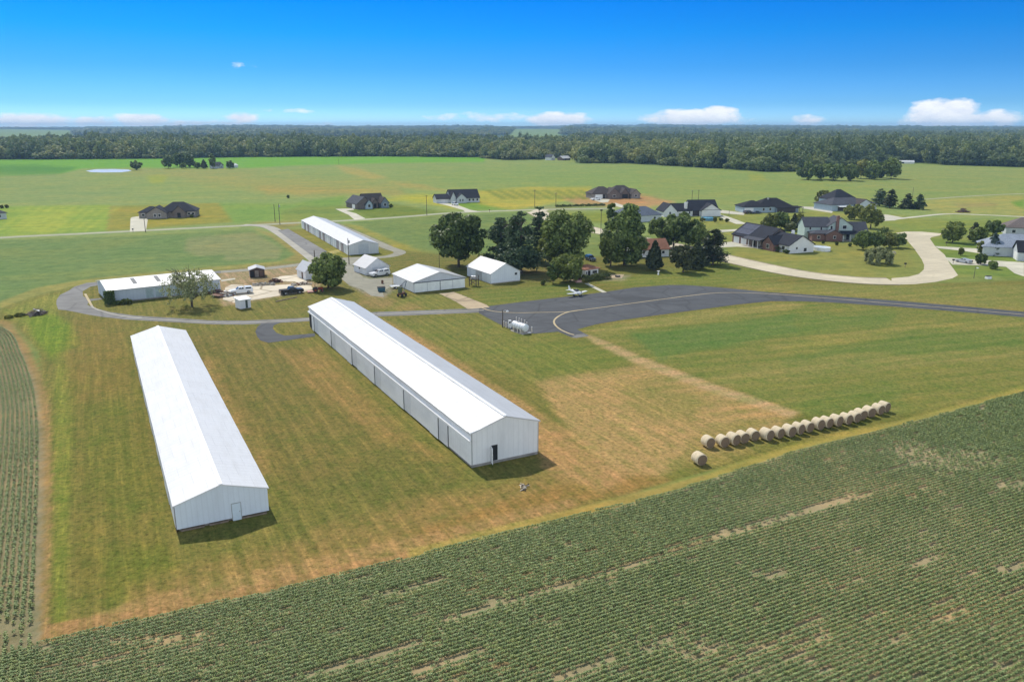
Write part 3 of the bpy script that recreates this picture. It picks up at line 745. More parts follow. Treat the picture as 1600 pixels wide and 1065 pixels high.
# low hangar with its long side facing the lawn
a, L, rz = frame((171, 474.5), (345, 455))
rgz = 4.5; xh = np.array([math.cos(rz), math.sin(rz)]); yh = np.array([-xh[1], xh[0]])
half = float((G(161, 436.4, rgz) - a) @ yh); half = max(4.0, min(half, 8.0)); EV = zat(a, 454.3); 
t = thing('low_hangar', 'low white roofed hangar with a blue grey side, overgrown at its end', 'hangar', a, rz)
wl = MB().prism_x([(0, .05), (2*half, .05), (2*half, EV-.1), (half, rgz-.1), (0, EV-.1)], 0, L)
wl.build('wall', ribbed('blue_grey_metal_side', (.54, .60, .67), 'X', .8, .6, (.38, .44, .49), .5), t)
mb = MB()
for (y0, z0), (y1, z1) in (((-.35, EV-.06), (half, rgz)), ((2*half+.35, EV-.06), (half, rgz))):
    mb.add([(-.4, y0, z0), (L+.3, y0, z0), (L+.3, y1, z1), (-.4, y1, z1), (-.4, y0, z0+.12), (L+.3, y0, z0+.12), (L+.3, y1, z1+.12), (-.4, y1, z1+.12)],
           [(0,3,2,1),(4,5,6,7),(0,1,5,4),(1,2,6,5),(2,3,7,6),(3,0,4,7)])
mb.build('roof', M_ROOFW2, t)
def slope_z(y): return EV - .06 + (rgz - EV + .06) * (y + .35) / (half + .35) + .125
for x in (6.4, 12.0):
    MB().add([(x, half*.35, slope_z(half*.35)+.01), (x+1.0, half*.35, slope_z(half*.35)+.01), (x+1.0, half*.93, slope_z(half*.93)+.01), (x, half*.93, slope_z(half*.93)+.01)], [(0,1,2,3)]).build('skylight', plain('grey_skylight', (.16, .165, .17), .75, .2), t)
for k in range(5):
    MB().box(8.5+k*2.3, 10.3+k*2.3, -.04, 0, .4, EV-.5).build('window_panel', plain('greenish_panel', (.36, .45, .47), .4, .3, .6), t)
MB().box(0, L, -.03, .0, .05, .35).build('foundation', M_CONCF, t)

# small sheds and hangars of the yard
def small_gable(name, label, cat, A, B, ey, ay, fe, roofm, wallm, ov=.3):
    a, W, rz, ev, rg, L = solve(A, B, ey, ay, fe)
    t = thing(name, label, cat, a, rz)
    gable_wall(W, L, .05, ev, rg).build('wall', wallm, t)
    chevron_roof(MB(), W, L, ev, rg, .12, ov, .25, 6, .01, 2).build('roof', roofm, t)
    return t, W, L, ev, rg
M_WALLS = ribbed('white_shed_wall', (.84, .84, .85), 'X', .5, .55, (.55, .55, .56), .3)
t, W, L, ev, rg = small_gable('garage', 'white gabled garage behind the parked white pickup', 'garage', (572, 430.2), (608.8, 426), 418.2, 402.7, (558, 411.6), M_ROOFW, M_WALLS)
for x in (.28, .62): MB().box(W*x, W*x+W*.22, -.05, 0, .1, 2.1).build('garage_door', plain('dull_white_door', (.58, .6, .63), .5, .12), t)
f = MB().box(-.07, 0, L*.45, L*.45+1.0, 1.2, 2.2).build('window', M_WHITE, t); MB().box(-.09, -.07, L*.45+.1, L*.45+.9, 1.3, 2.1).build('pane', M_GLASS, f)

t, W, L, ev, rg = small_gable('hangar', 'broad white hangar with four sliding front doors and a concrete walk', 'hangar', (647.3, 457.7), (726.4, 449.2), 440.5, 424.3, (615, 426.8), M_ROOFW, ribbed('grey_gable_metal', (.62, .65, .69), 'X', .6, .55, (.4, .42, .45), .4), .35)
MB().box(-.1, W+.1, -.16, -.02, ev-.42, ev-.18).build('door_track', plain('dark_grey_track', (.10, .11, .12), .6, .15), t)
for k in range(4):
    MB().box(W*k/4+.05, W*(k+1)/4-.05, -.12-.05*(k % 2), -.06, .12, ev-.42).build('sliding_door', plain('cream_sliding_door', (.76, .78, .74), .5, .1, .6), t)
MB().box(W*.5-.08, W*.5+.08, -.22, -.17, .1, ev-.42).build('door_post', plain('dark_grey_track', (.10, .11, .12)), t)
MB().box(-.06, 0, .3, L-.3, .15, ev-.25).build('side_wall', M_DOORA, t)
MB().box(-.1, -.06, 0, L, ev-.3, ev-.12).build('eave_trim', plain('grey_trim', (.3, .32, .34), .6), t)

t, W, L, ev, rg = small_gable('barn', 'plain white gabled barn beside the tall trees, with one small dark window', 'barn', (767.4, 443.7), (812.6, 438.8), 427.1, 410.9, (730, 415), M_ROOFW, ribbed('cool_white_metal_wall', (.80, .84, .88), 'X', .6, .5, (.55, .58, .62), .3))
f = MB().box(W*.80, W*.90, -.05, 0, ev*.62, ev*.62+.75).build('window', M_WHITE, t); MB().box(W*.81, W*.89, -.07, -.05, ev*.62+.06, ev*.62+.69).build('pane', M_GLASS, f)
MB().box(-.06, 0, L*.36, L*.62, .1, ev-.35).build('barn_door', plain('grey_barn_door', (.42, .43, .44), .7, .2), t)
MB().box(-.03, W+.03, -.03, -.004, .0, .25).build('foundation', M_CONC, t)

t, W, L, ev, rg = small_gable('shed', 'little white shed half hidden behind the round leafy tree', 'shed', (478, 437.4), (499, 435), 423.6, 410.6, (469.6, 418), M_ROOFW, M_WALLS)
MB().box(-.05, 0, L*.3, L*.3+1.0, .1, 2.0).build('door', plain('brown_door', (.12, .07, .05), .7, .3), t)

t, W, L, ev, rg = small_gable('shed', 'weathered dark wooden shed with a grey roof beside the lane', 'shed', (391, 434), (414, 432.6), 421.5, 417.3, (381.5, 417.5), plain('aged_grey_metal', (.42, .42, .43), .5, .2, .6), plain('dark_boards', (.085, .055, .04), .9, .4, 2))
for k in range(3): MB().box(.15+W*.31*k, .15+W*.31*k+W*.25, -.06, 0, .15, ev-.35).build('door' if k else 'shaded_opening', [M_DARKGAP, plain('grey_board_door', (.24, .2, .17), .9, .3), plain('brown_door', (.12, .07, .05))][k], t)
MB().box(-.05, 0, .3, L-.3, .2, ev-.3).build('side_wall', plain('pale_board_side', (.42, .41, .42), .8, .25), t)

a, W, rz = frame((376, 483.7), (392.4, 481))
t = thing('shed', 'tiny white flat roofed shed with a dark door on the grass', 'shed', a, rz)
MB().box(0, W, 0, 2.6, .15, 2.25).build('wall', plain('white_boards', (.66, .67, .70), .6, .1), t)
MB().hexa([(-.3, -.3, 2.2), (W+.2, -.3, 2.2), (W+.2, 2.9, 2.5), (-.3, 2.9, 2.5)], [(-.3, -.3, 2.36), (W+.2, -.3, 2.36), (W+.2, 2.9, 2.66), (-.3, 2.9, 2.66)]).build('roof', M_WHITE, t)
MB().box(W*.5, W*.70, -.05, 0, .2, 2.1).build('door', plain('dark_green_door', (.05, .07, .06), .7, .2), t)
MB().box(.1, W-.1, .1, 2.5, -.1, .16).build('skid', M_WOOD, t)

# ---------------------------------------------------------------- houses
def add_gable(t, x0, x1, y0, y1, ev, rg, ax, wm, rm, ov=.45, z0=0.0, th=.22):
    cx, cy = (x0+x1)/2, (y0+y1)/2; d = .12
    if ax == 'y':
        MB().prism_y([(x0, z0), (x1, z0), (x1, ev-d), (cx, rg-d), (x0, ev-d)], y0, y1).build('wall', wm, t)
        s = (rg-ev)/((x1-x0)/2); e = ev - s*ov
        MB().prism_y([(x0-ov, e), (cx, rg), (x1+ov, e), (x1+ov, e-th), (cx, rg-th), (x0-ov, e-th)], y0-ov*.8, y1+ov*.8).build('roof', rm, t)
    else:
        MB().prism_x([(y0, z0), (y1, z0), (y1, ev-d), (cy, rg-d), (y0, ev-d)], x0, x1).build('wall', wm, t)
        s = (rg-ev)/((y1-y0)/2); e = ev - s*ov
        MB().prism_x([(y0-ov, e), (cy, rg), (y1+ov, e), (y1+ov, e-th), (cy, rg-th), (y0-ov, e-th)], x0-ov*.8, x1+ov*.8).build('roof', rm, t)

def add_hip(t, x0, x1, y0, y1, ev, rg, wm, rm, ov=.5, z0=0.0):
    MB().box(x0, x1, y0, y1, z0, ev-.02).build('wall', wm, t)
    a0, a1, b0, b1 = x0-ov, x1+ov, y0-ov, y1+ov; cy = (b0+b1)/2; cx = (a0+a1)/2
    w, h = a1-a0, b1-b0
    if w >= h: r = [(a0+h*.48, cy, rg), (a1-h*.48, cy, rg)]
    else: r = [(cx, b0+w*.48, rg), (cx, b1-w*.48, rg)]
    e = ev - .05; v = [(a0,b0,e),(a1,b0,e),(a1,b1,e),(a0,b1,e)]; v2 = [(x,y,e+.18) for x,y,_ in v]
    f = [(0,3,2,1),(0,1,5,4),(1,2,6,5),(2,3,7,6),(3,0,4,7)]
    if w >= h: f += [(4,5,9,8),(5,6,9),(6,7,8,9),(7,4,8)]
    else: f += [(4,5,8),(5,6,9,8),(6,7,9),(7,4,8,9)]
    MB().add(v+v2+r, f).build('roof', rm, t)

def opening(t, kind, x, y, z0, w, h, face, fm=None, gm=None):
    d = .07
    def bx(x, y, z0, w, h, d0, d1):
        m = MB()
        if face == 'f': m.box(x, x+w, y-d1, y-d0, z0, z0+h)
        elif face == 'r': m.box(y+d0, y+d1, x, x+w, z0, z0+h)
        elif face == 'l': m.box(y-d1, y-d0, x, x+w, z0, z0+h)
        return m
    if kind == 'window':
        f = bx(x, y, z0, w, h, 0.003, d).build('window', fm or M_WHITE, t)
        bx(x+.1, y, z0+.1, w-.2, h-.2, d, d+.02).build('pane', gm or M_GLASS, f)
    else:
        bx(x, y, z0, w, h, .003, d).build(kind, fm or M_WHITE, t)

def house(label, A, B, blocks, opens, name='house', cat='house', extra=None):
    a, W, rz = frame(A, B); t = thing(name, label, cat, a, rz)
    for b in blocks:
        if b[0] == 'hip': add_hip(t, *b[1:])
        else: add_gable(t, *b[1:7], b[0][1], *b[7:])
    for o in opens: opening(t, *o)
    if extra: extra(t, W)
    return t

def posts(t, pts, z1, m=M_WHITE, r=.1):
    for x, y in pts: MB().box(x-r, x+r, y-r, y+r, 0, z1).build('porch_post', m, t)

RF_SL = shingle('slate_shingles', (.036, .039, .052)); RF_DK = shingle('charcoal_shingles', (.025, .026, .033))
RF_BR = shingle('brown_grey_shingles', (.085, .072, .068)); RF_GR = shingle('grey_shingles', (.088, .092, .108))
RF_BL = shingle('pale_blue_grey_shingles', (.32, .36, .42)); RF_TE = shingle('terracotta_shingles', (.34, .16, .10)); RF_TN = shingle('tan_shingles', (.19, .155, .14))
ST_TAN = brickm('tan_stone', (.26, .22, .19), (.18, .155, .14), (.3, .28, .26), 3); ST_DK = brickm('brown_stone', (.11, .08, .07), (.17, .13, .11), (.22, .2, .18), 3)
BRK = brickm('red_brick', (.20, .075, .055), (.14, .06, .045), (.3, .26, .23), 5)
SD_W = sidingm('white_siding', (.72, .72, .71)); SD_B = sidingm('blue_grey_siding', (.34, .43, .50)); SD_G = sidingm('sage_siding', (.42, .52, .49)); SD_LG = sidingm('pale_grey_siding', (.52, .55, .57))
SD_DB = sidingm('slate_blue_siding', (.17, .21, .26))

house('slate roofed stone house with a wide pale apron on the country road, far left', (217, 341.5), (301, 339.5),
  [('hip', 9, 25.5, 0, 12, 2.9, 7.0, ST_TAN, RF_SL), ('hip', 0, 10, 1, 10, 2.7, 5.2, ST_TAN, RF_SL), ('gy', 4.2, 13, -3, 6, 2.8, 5.7, ST_TAN, RF_SL), ('gy', 15.2, 21.2, -1.2, 6, 3, 5.8, ST_DK, RF_SL)],
  [('window', 7.2, -3, .8, 1.2, 1.5, 'f'), ('window', 9.2, -3, .8, 1.2, 1.5, 'f'), ('window', 21.8, 0, 1.2, 1.4, 1.2, 'f'), ('window', 23.6, 0, 1.2, 1.4, 1.2, 'f'), ('door', 17.4, -1.2, .1, 1.5, 2.3, 'f', M_DARKGAP), ('window', 1.2, 1, .9, 1.4, 1.3, 'f')])
house('blue grey house with brown stone gables and a bent concrete drive', (557, 327), (611, 324),
  [('gy', 0, 8.4, -1, 15, 3, 6.4, ST_DK, RF_GR), ('gy', 4.4, 8.2, -2.2, 3, 2.7, 5, SD_B, RF_GR), ('gx', 6, 17, 3, 13, 3, 7.3, ST_DK, RF_BR), ('gy', 9.3, 12.6, .8, 6, 3.1, 5.2, ST_DK, RF_BR), ('gy', 13.6, 18, -1, 8, 3, 5.8, SD_DB, RF_BR)],
  [('window', 5.6, -2.2, .8, 1.5, 1.7, 'f'), ('window', 15, -1, .9, 1.6, 1.6, 'f'), ('garage_door', 2, 0, .1, 4, 2.3, 'l'), ('door', 10.2, .8, .1, 1.4, 2.3, 'f', M_DARKGAP)])
house('pale blue house with a dark slate roof and a white vehicle on its drive', (683, 318), (749.5, 316),
  [('gx', 0, 9, 1, 10, 2.7, 4.9, SD_LG, RF_SL), ('gx', 8, 25, 0, 12, 3, 7.2, SD_LG, RF_SL), ('gy', 11.2, 16.8, -1.6, 6, 2.9, 5.4, SD_LG, RF_SL), ('gy', 7.8, 11, -.6, 7, 3, 6.4, SD_LG, RF_SL)],
  [('garage_door', 2.6, 1, .1, 4, 2.2, 'f', plain('panelled_garage_door', (.6, .6, .62), .5)), ('window', 12.6, -1.6, .8, .9, 1.6, 'f'), ('window', 14.2, -1.6, .8, .9, 1.6, 'f'), ('window', 18.4, 0, .8, 1.3, 1.5, 'f'), ('window', 20.6, 0, .8, 1.3, 1.5, 'f'), ('window', 23, 0, .8, 1.3, 1.5, 'f')])
house('brown grey house with three stone gables on bare red soil', (926, 311), (997.5, 309.5),
  [('hip', 0, 15, 1, 13, 2.9, 6.9, ST_TAN, RF_BR), ('hip', 12, 28.5, 2, 14, 3, 7.4, ST_DK, RF_BR), ('gy', 9, 17, -2, 8, 3, 6.4, ST_DK, RF_BR), ('gy', 17.6, 23, -.5, 7, 3, 6.0, ST_DK, RF_BR), ('gy', 24, 29.6, -2, 8, 3, 5.6, ST_TAN, RF_BR)],
  [('window', 12, -2, .9, 2, 1.5, 'f'), ('window', 26, -2, .9, 1.6, 1.5, 'f'), ('garage_door', 2, 1, .1, 4.6, 2.4, 'f', M_WHITE), ('shaded_opening', 18.6, -.5, .1, 3.6, 2.5, 'f', M_DARKGAP), ('shaded_opening', 6.9, 1, .1, 1.2, 2.4, 'f', M_DARKGAP)])
house('long white sided house with a big plain gable behind the round blue pool', (1037, 339), (1128, 337.5),
  [('gy', 0, 6.6, 0, 11, 2.9, 6.2, SD_W, RF_SL), ('gx', 4, 17, 2, 11, 2.9, 5.9, SD_W, RF_SL), ('gx', 14.5, 28, 1.5, 13, 3.1, 7.4, SD_W, RF_SL), ('gy', 18.8, 28.4, -.6, 8, 3.1, 6.1, SD_W, RF_SL)],
  [('window', 2.6, 0, 1.1, 1, 1.4, 'f'), ('window', 11, 2, 1, 1.1, 1.2, 'f'), ('shaded_opening', 15, 1.5, .1, 3.4, 2.5, 'f', plain('shaded_porch', (.05, .04, .04), .9)), ('window', 13.2, 2, 1, .9, 1.4, 'f')],  # porch opening is a dark sheet coloured as its shade
  extra=lambda t, W: (MB().box(11.4, 12.6, 2.6, 3.8, 3.5, 6.6).build('chimney', SD_W, t), MB().box(18.7, 28.5, -.66, -.61, 2.98, 3.16).build('gable_trim', RF_SL, t)))
house('grey blue hip roofed house half hidden behind the tall trees', (986, 348), (1038, 345),
  [('hip', 0, 16.5, 0, 11, 2.9, 6.6, SD_LG, shingle('blue_grey_shingles', (.15, .175, .22))), ('hip', -3, 8, 4, 14, 2.9, 6.0, SD_LG, shingle('blue_grey_shingles', (.15, .175, .22)))], [('window', 12, 0, 1, 1.4, 1.3, 'f'), ('window', 4, 0, 1, 1.4, 1.3, 'f')])
house('dark hip roofed blue grey house with a white garage door and covered porch', (1160.5, 332.5), (1247, 332),
  [('hip', 0, 13, 0, 12, 2.8, 5.7, SD_B, RF_DK), ('hip', 8, 26, 1, 14, 2.9, 6.8, SD_B, RF_DK), ('gx', 17, 28.5, -.5, 4, 2.7, 3.3, SD_DB, RF_DK)],
  [('garage_door', .8, 0, .1, 4.6, 2.3, 'f'), ('window', 10, 0, .9, 1.2, 1.5, 'f'), ('window', 13.8, 1, .9, 1.2, 1.5, 'f'), ('shaded_opening', 17.4, -.5, .1, 9.5, 2.2, 'f', plain('shaded_porch', (.05, .04, .04)))],  # wide dark sheet on the front wall painted as porch shade
  extra=lambda t, W: (MB().box(28, 31, -.5, 4, 2.55, 2.75).build('porch_roof', RF_DK, t), posts(t, [(30.8, -.3), (30.8, 3.8)], 2.55, M_WOOD), MB().box(14.5, 15.2, 6, 6.7, 5, 7.0).build('vent', M_STEEL, t)))
house('large house under steep steel grey hip roofs, with a pointed upper roof', (1299, 330), (1380, 327),
  [('hip', 0, 24, 0, 14, 3.1, 6.3, SD_B, RF_GR), ('hip', 6, 20, 6, 18, 5.2, 10.0, SD_B, RF_SL), ('gy', 14, 24.5, -2, 8, 2.9, 5.8, SD_LG, RF_BR), ('hip', 22, 29, 1, 9, 2.7, 4.8, SD_LG, RF_GR)],
  [('shaded_opening', 3.8, 0, .1, 5.2, 2.2, 'f', plain('shaded_porch', (.05, .04, .04))), ('window', 16.8, -2, .8, 1.4, 1.4, 'f'), ('window', 20.4, -2, .8, 1.4, 1.4, 'f')],  # dark sheet below the awning, its shade put into the colour
  extra=lambda t, W: MB().hexa([(3, -2.6, 2.2), (10, -2.6, 2.2), (10, -.02, 2.6), (3, -.02, 2.6)], [(3, -2.6, 2.34), (10, -2.6, 2.34), (10, -.02, 2.74), (3, -.02, 2.74)]).build('awning', M_WHITE, t))

def solar_extra(t, W):
    # panels lie on the front slope of the garage roof: eave (y=0, z=3.3) to ridge (y=6.2, z=7.2)
    s = (7.2-3.3)/6.2; n = math.sqrt(1+s*s)
    for i in range(2):
        for j in range(4):
            y0, y1 = .5 + i*2.55, .5 + i*2.55 + 2.45; x0 = .9 + j*2.05; x1 = x0 + 1.98
            z0, z1 = 3.3+s*y0+.05, 3.3+s*y1+.05
            MB().hexa([(x0,y0,z0),(x1,y0,z0),(x1,y1,z1),(x0,y1,z1)], [(x0,y0-.05,z0+.07),(x1,y0-.05,z0+.07),(x1,y1-.05,z1+.07),(x0,y1-.05,z1+.07)]).build('solar_panel', M_SOLAR, t)
    posts(t, [(9.8, -2.2), (12.4, -2.2), (15, -2.2), (17.6, -2.2)], 2.75)
    MB().hexa([(8.8, -2.6, 2.7), (18.4, -2.6, 2.7), (18.4, .1, 3.35), (8.8, .1, 3.35)], [(8.8, -2.6, 2.86), (18.4, -2.6, 2.86), (18.4, .1, 3.51), (8.8, .1, 3.51)]).build('porch_roof', RF_GR, t)
    MB().box(9, 18.2, -2.4, -.02, 0, .18).build('porch_floor', M_CONC, t)
    MB().box(22, 22.8, 8.5, 9.3, 4.9, 6.6).build('vent', M_WHITE, t)
M_SOLAR = plain('solar_glass', (.02, .028, .06), .12, .25, 1.2, spec=.7)
house('brick and white house with dark solar panels over its double garage', (1144, 378), (1236, 397.5),
  [('gx', 0, 9.6, 0, 12.4, 3.3, 7.2, BRK, RF_SL), ('gx', 9, 19, -.02, 12, 3.3, 7.1, ST_DK, RF_SL), ('gx', 18, 31, .5, 11, 3.0, 6.0, SD_W, RF_SL), ('gy', 19.6, 25.4, -1.6, 6, 2.9, 5.3, BRK, RF_SL)],
  [('garage_door', .9, 0, .1, 3.2, 2.3, 'f'), ('garage_door', 5.2, 0, .1, 3.2, 2.3, 'f'), ('window', 21.6, -1.6, .8, 1.5, 1.5, 'f'), ('window', 27.2, .5, .9, 1.6, 1.4, 'f'), ('window', 3.2, 31, 1.2, .9, 1.0, 'r'), ('window', 6.6, 31, .3, 1.4, 1.4, 'r'), ('door', 12.2, -.02, .15, 1.1, 2.2, 'f', M_DARKGAP), ('window', 15, -.02, .8, 1.3, 1.5, 'f')], extra=solar_extra)
def green_extra(t, W):
    MB().box(8.0, 9.0, 2.2, 3.0, 0, 9.4).build('chimney', BRK, t)
    MB().hexa([(9.6, -1.2, 2.7), (18.2, -1.2, 2.7), (18.2, 3.2, 3.5), (9.6, 3.2, 3.5)], [(9.6, -1.2, 2.86), (18.2, -1.2, 2.86), (18.2, 3.2, 3.66), (9.6, 3.2, 3.66)]).build('porch_roof', RF_SL, t)
    posts(t, [(10, -.9), (12.6, -.9), (15.2, -.9), (17.9, -.9)], 2.7)
    MB().box(9.8, 18, -.8, 3, 0, .2).build('porch_floor', M_CONC, t)
house('two storey sage green house with a red brick chimney and ground floor', (1274, 376.5), (1341, 377),
  [('hip', -1.5, 8.5, -.4, 4.4, 2.8, 4.0, BRK, RF_GR), ('gy', 3.4, 9.6, -1, 4.6, 2.8, 4.4, BRK, RF_GR), ('gy', 5.4, 14.4, 3, 12, 5.6, 8.6, SD_G, RF_GR), ('gx', -3, 6.5, 4.5, 13.5, 5.2, 8.2, SD_G, RF_GR), ('gx', 14, 20.5, 4, 11.5, 3.6, 6.6, SD_G, RF_GR)],
  [('window', 10.6, 3, 4.2, 1.6, 1.5, 'f'), ('window', 6, 3, 4.2, 1, 1.3, 'f'), ('window', -1.4, 4.5, 3.6, .9, 1.2, 'f'), ('window', 2.8, 4.5, 3.6, .8, 1.2, 'f'), ('window', .4, -.4, .9, 1.1, 1.2, 'f'), ('window', 6.2, -1, 1, 1.0, 1.2, 'f'), ('door', 12.4, 3, .2, 1.1, 2.2, 'f', M_DARKGAP)], extra=green_extra)
house('pale blue grey roofed house at the right edge with a dark front roof', (1541, 400), (1640, 405),
  [('hip', -1, 24, 1, 14, 3.0, 6.9, SD_LG, RF_BL), ('gx', 7.6, 20, -8, .6, 3.3, 6.2, SD_LG, RF_DK), ('gy', 12.6, 18, -10, -4, 3.0, 5.2, SD_W, RF_BL)],
  [('garage_door', -6.6, 7.6, .1, 4.6, 2.4, 'l'), ('window', 14.4, -10, .8, 1.4, 1.7, 'f'), ('window', 9.2, -8, .9, 1.6, 1.2, 'f')])
house('tan brown roofed house at the right edge beyond the blue grey roofs', (1571, 367), (1640, 370),
  [('hip', 0, 18, 0, 12, 3, 6.8, SD_LG, RF_TN), ('gy', 9, 17, -3, 5, 2.9, 5.4, SD_LG, RF_TN)], [('window', 2, 0, .9, 1.4, 1.4, 'f'), ('window', 12, -3, .9, 1.6, 1.4, 'f')])
def deck_extra(t, W):
    MB().box(-2.6, 2.6, -2.4, -.05, .5, .65).build('deck', M_WHITE, t)
    r = MB()
    for k in range(9): r.box(-2.55+k*.62, -2.45+k*.62, -2.4, -2.32, .65, 1.5)
    r.box(-2.6, 2.6, -2.42, -2.3, 1.5, 1.6); r.build('railing', M_WHITE, t)
house('white house with a terracotta roof among the trees, behind the cone shaped evergreen', (994, 402.5), (1047.5, 400.5),
  [('gx', -1.5, 11.6, 0, 8.5, 2.9, 5.6, SD_W, RF_TE)], [('window', 2.2, 0, .8, .9, 1.6, 'f'), ('window', 6.6, 0, 1, 1.3, 1.1, 'f'), ('window', 9, 0, 1, 1.1, 1.1, 'f')], extra=deck_extra)
house('tiny white office with a brown hip roof behind the long clipped hedge', (914.5, 434), (938.5, 430.5),
  [('hip', 0, 5.0, 0, 4.5, 2.3, 3.4, SD_W, RF_TE)], [('window', 2.6, 0, .9, 1.9, 1.0, 'f'), ('door', 1.0, 0, .05, .9, 1.9, 'f', M_DARKGAP), ('window', .15, 0, .9, .6, 1.0, 'f')], name='office', cat='office')
house('grey roofed house cut off by the left edge of the photo', (-24, 345), (4, 342.5),
  [('hip', 0, 9.8, 0, 9, 2.8, 5.6, SD_LG, RF_GR)], [('window', 6, 0, .9, 1.4, 1.3, 'f')])
house('far pale grey farmhouse among small trees below the bright green field', (338, 263.5), (358, 262),
  [('gx', 0, 12, 0, 8, 3.4, 6.4, SD_LG, RF_GR), ('gy', 3, 8, -2, 5, 3.2, 5.6, SD_LG, RF_GR)], [('window', 9, 0, 1, 1.4, 1.4, 'f'), ('window', 4.6, -2, 1, 1.4, 1.4, 'f')], name='farmhouse', cat='farmhouse')
house('far white farm shed beside the pale grey farmhouse', (361, 262.5), (378, 261.5), [('gx', 0, 10, 0, 7, 2.6, 4.4, SD_W, M_ROOFW2)], [('garage_door', 1.5, 0, .1, 3, 2.2, 'f', M_DARKGAP)], name='farm_shed', cat='shed')
house('far white house with a pinkish side at the wood edge', (861, 250.5), (871.5, 250), [('gy', 0, 8, 0, 10, 4, 7.5, SD_W, RF_GR)], [('window', 2, 0, 1, 1.2, 1.4, 'f'), ('window', 5, 0, 1, 1.2, 1.4, 'f')])
house('far brown barn with a pale shining roof at the wood edge', (879, 250.8), (898, 250), [('gx', 0, 15, 0, 9, 2.8, 5.6, plain('brown_barn_boards', (.16, .11, .08), .9, .3), plain('pale_barn_roof', (.62, .60, .57), .4, .1))], [('barn_door', 4, 0, .1, 3.4, 2.4, 'f', M_DARKGAP)], name='barn', cat='barn')
house('far low white roofed shed against the right hand woods', (1404, 255.6), (1424, 255.8), [('gx', 0, 17, 0, 9, 2.2, 3.6, SD_W, M_ROOFW2)], [('garage_door', 3, 0, .1, 3, 2, 'f', M_DARKGAP)], name='farm_shed', cat='shed')

# above-ground pools
def pool(label, xy, rx, ry, h, rz, wallm, waterm):
    t = thing('swimming_pool', label, 'pool', xy, rz)
    n = 28; ro = [(rx*math.cos(2*math.pi*k/n), ry*math.sin(2*math.pi*k/n)) for k in range(n)]
    ri = [(x*.95, y*.95) for x, y in ro]
    mb = MB(); vs = [(x, y, 0) for x, y in ro] + [(x, y, h) for x, y in ro] + [(x, y, h) for x, y in ri] + [(x, y, h-.35) for x, y in ri]
    mb.add(vs, [(i, (i+1) % n, n+(i+1) % n, n+i) for i in range(n)] + [(n+i, n+(i+1) % n, 2*n+(i+1) % n, 2*n+i) for i in range(n)] + [(2*n+i, 2*n+(i+1) % n, 3*n+(i+1) % n, 3*n+i) for i in range(n)])
    mb.build('pool_wall', wallm, t)
    MB().add([(x, y, h-.2) for x, y in ri], [tuple(range(n))]).build('water_cover', waterm, t)
    return t
pool('white oval above ground pool beside the gable of the solar panel house', G(1283, 391), 2.6, 3.6, 1.3, R(20), M_WHITE, plain('pale_pool_cover', (.55, .62, .66), .4, .1))
pool('round blue above ground pool behind the long white house', G(1105, 344), 3.1, 3.1, 1.3, 0, plain('blue_pool_wall', (.10, .28, .42), .4, .1), plain('pool_water', (.15, .45, .62), .1, .1))

# ---------------------------------------------------------------- trees
L_DEC = leafm('broadleaf', (.070, .112, .028), (.32, .40, .11), .38); L_DARK = leafm('dark_broadleaf', (.052, .088, .022), (.24, .31, .08), .36)
L_PINE = leafm('pine_needles', (.042, .080, .038), (.20, .27, .12), .3); L_SPR = leafm('blue_spruce_needles', (.04, .07, .056), (.20, .27, .20), .28)
L_CON = leafm('juniper', (.024, .036, .016), (.12, .14, .058), .2); L_LITE = leafm('pale_broadleaf', (.11, .135, .028), (.36, .38, .10), .35); L_WIL = leafm('willow', (.19, .215, .085), (.46, .48, .24), .4)
L_BUSH = leafm('shrub', (.055, .085, .02), (.21, .24, .065), .35)

def unit(v): return v / (np.linalg.norm(v, axis=-1, keepdims=True) + 1e-9)

def quads(c, nrm, size, rng, asp=.7):
    n = len(c); r = unit(rng.normal(size=(n, 3))); u = unit(np.cross(nrm, r)); w = np.cross(nrm, u)
    s = size * rng.uniform(.6, 1.3, (n, 1)); su, sw = u*s, w*s*asp
    bend = nrm * s * .18
    V = np.stack([c-su-bend, c-sw+bend, c+su-bend, c+sw+bend], 1).reshape(-1, 3)
    return V, np.arange(4*n).reshape(n, 4)

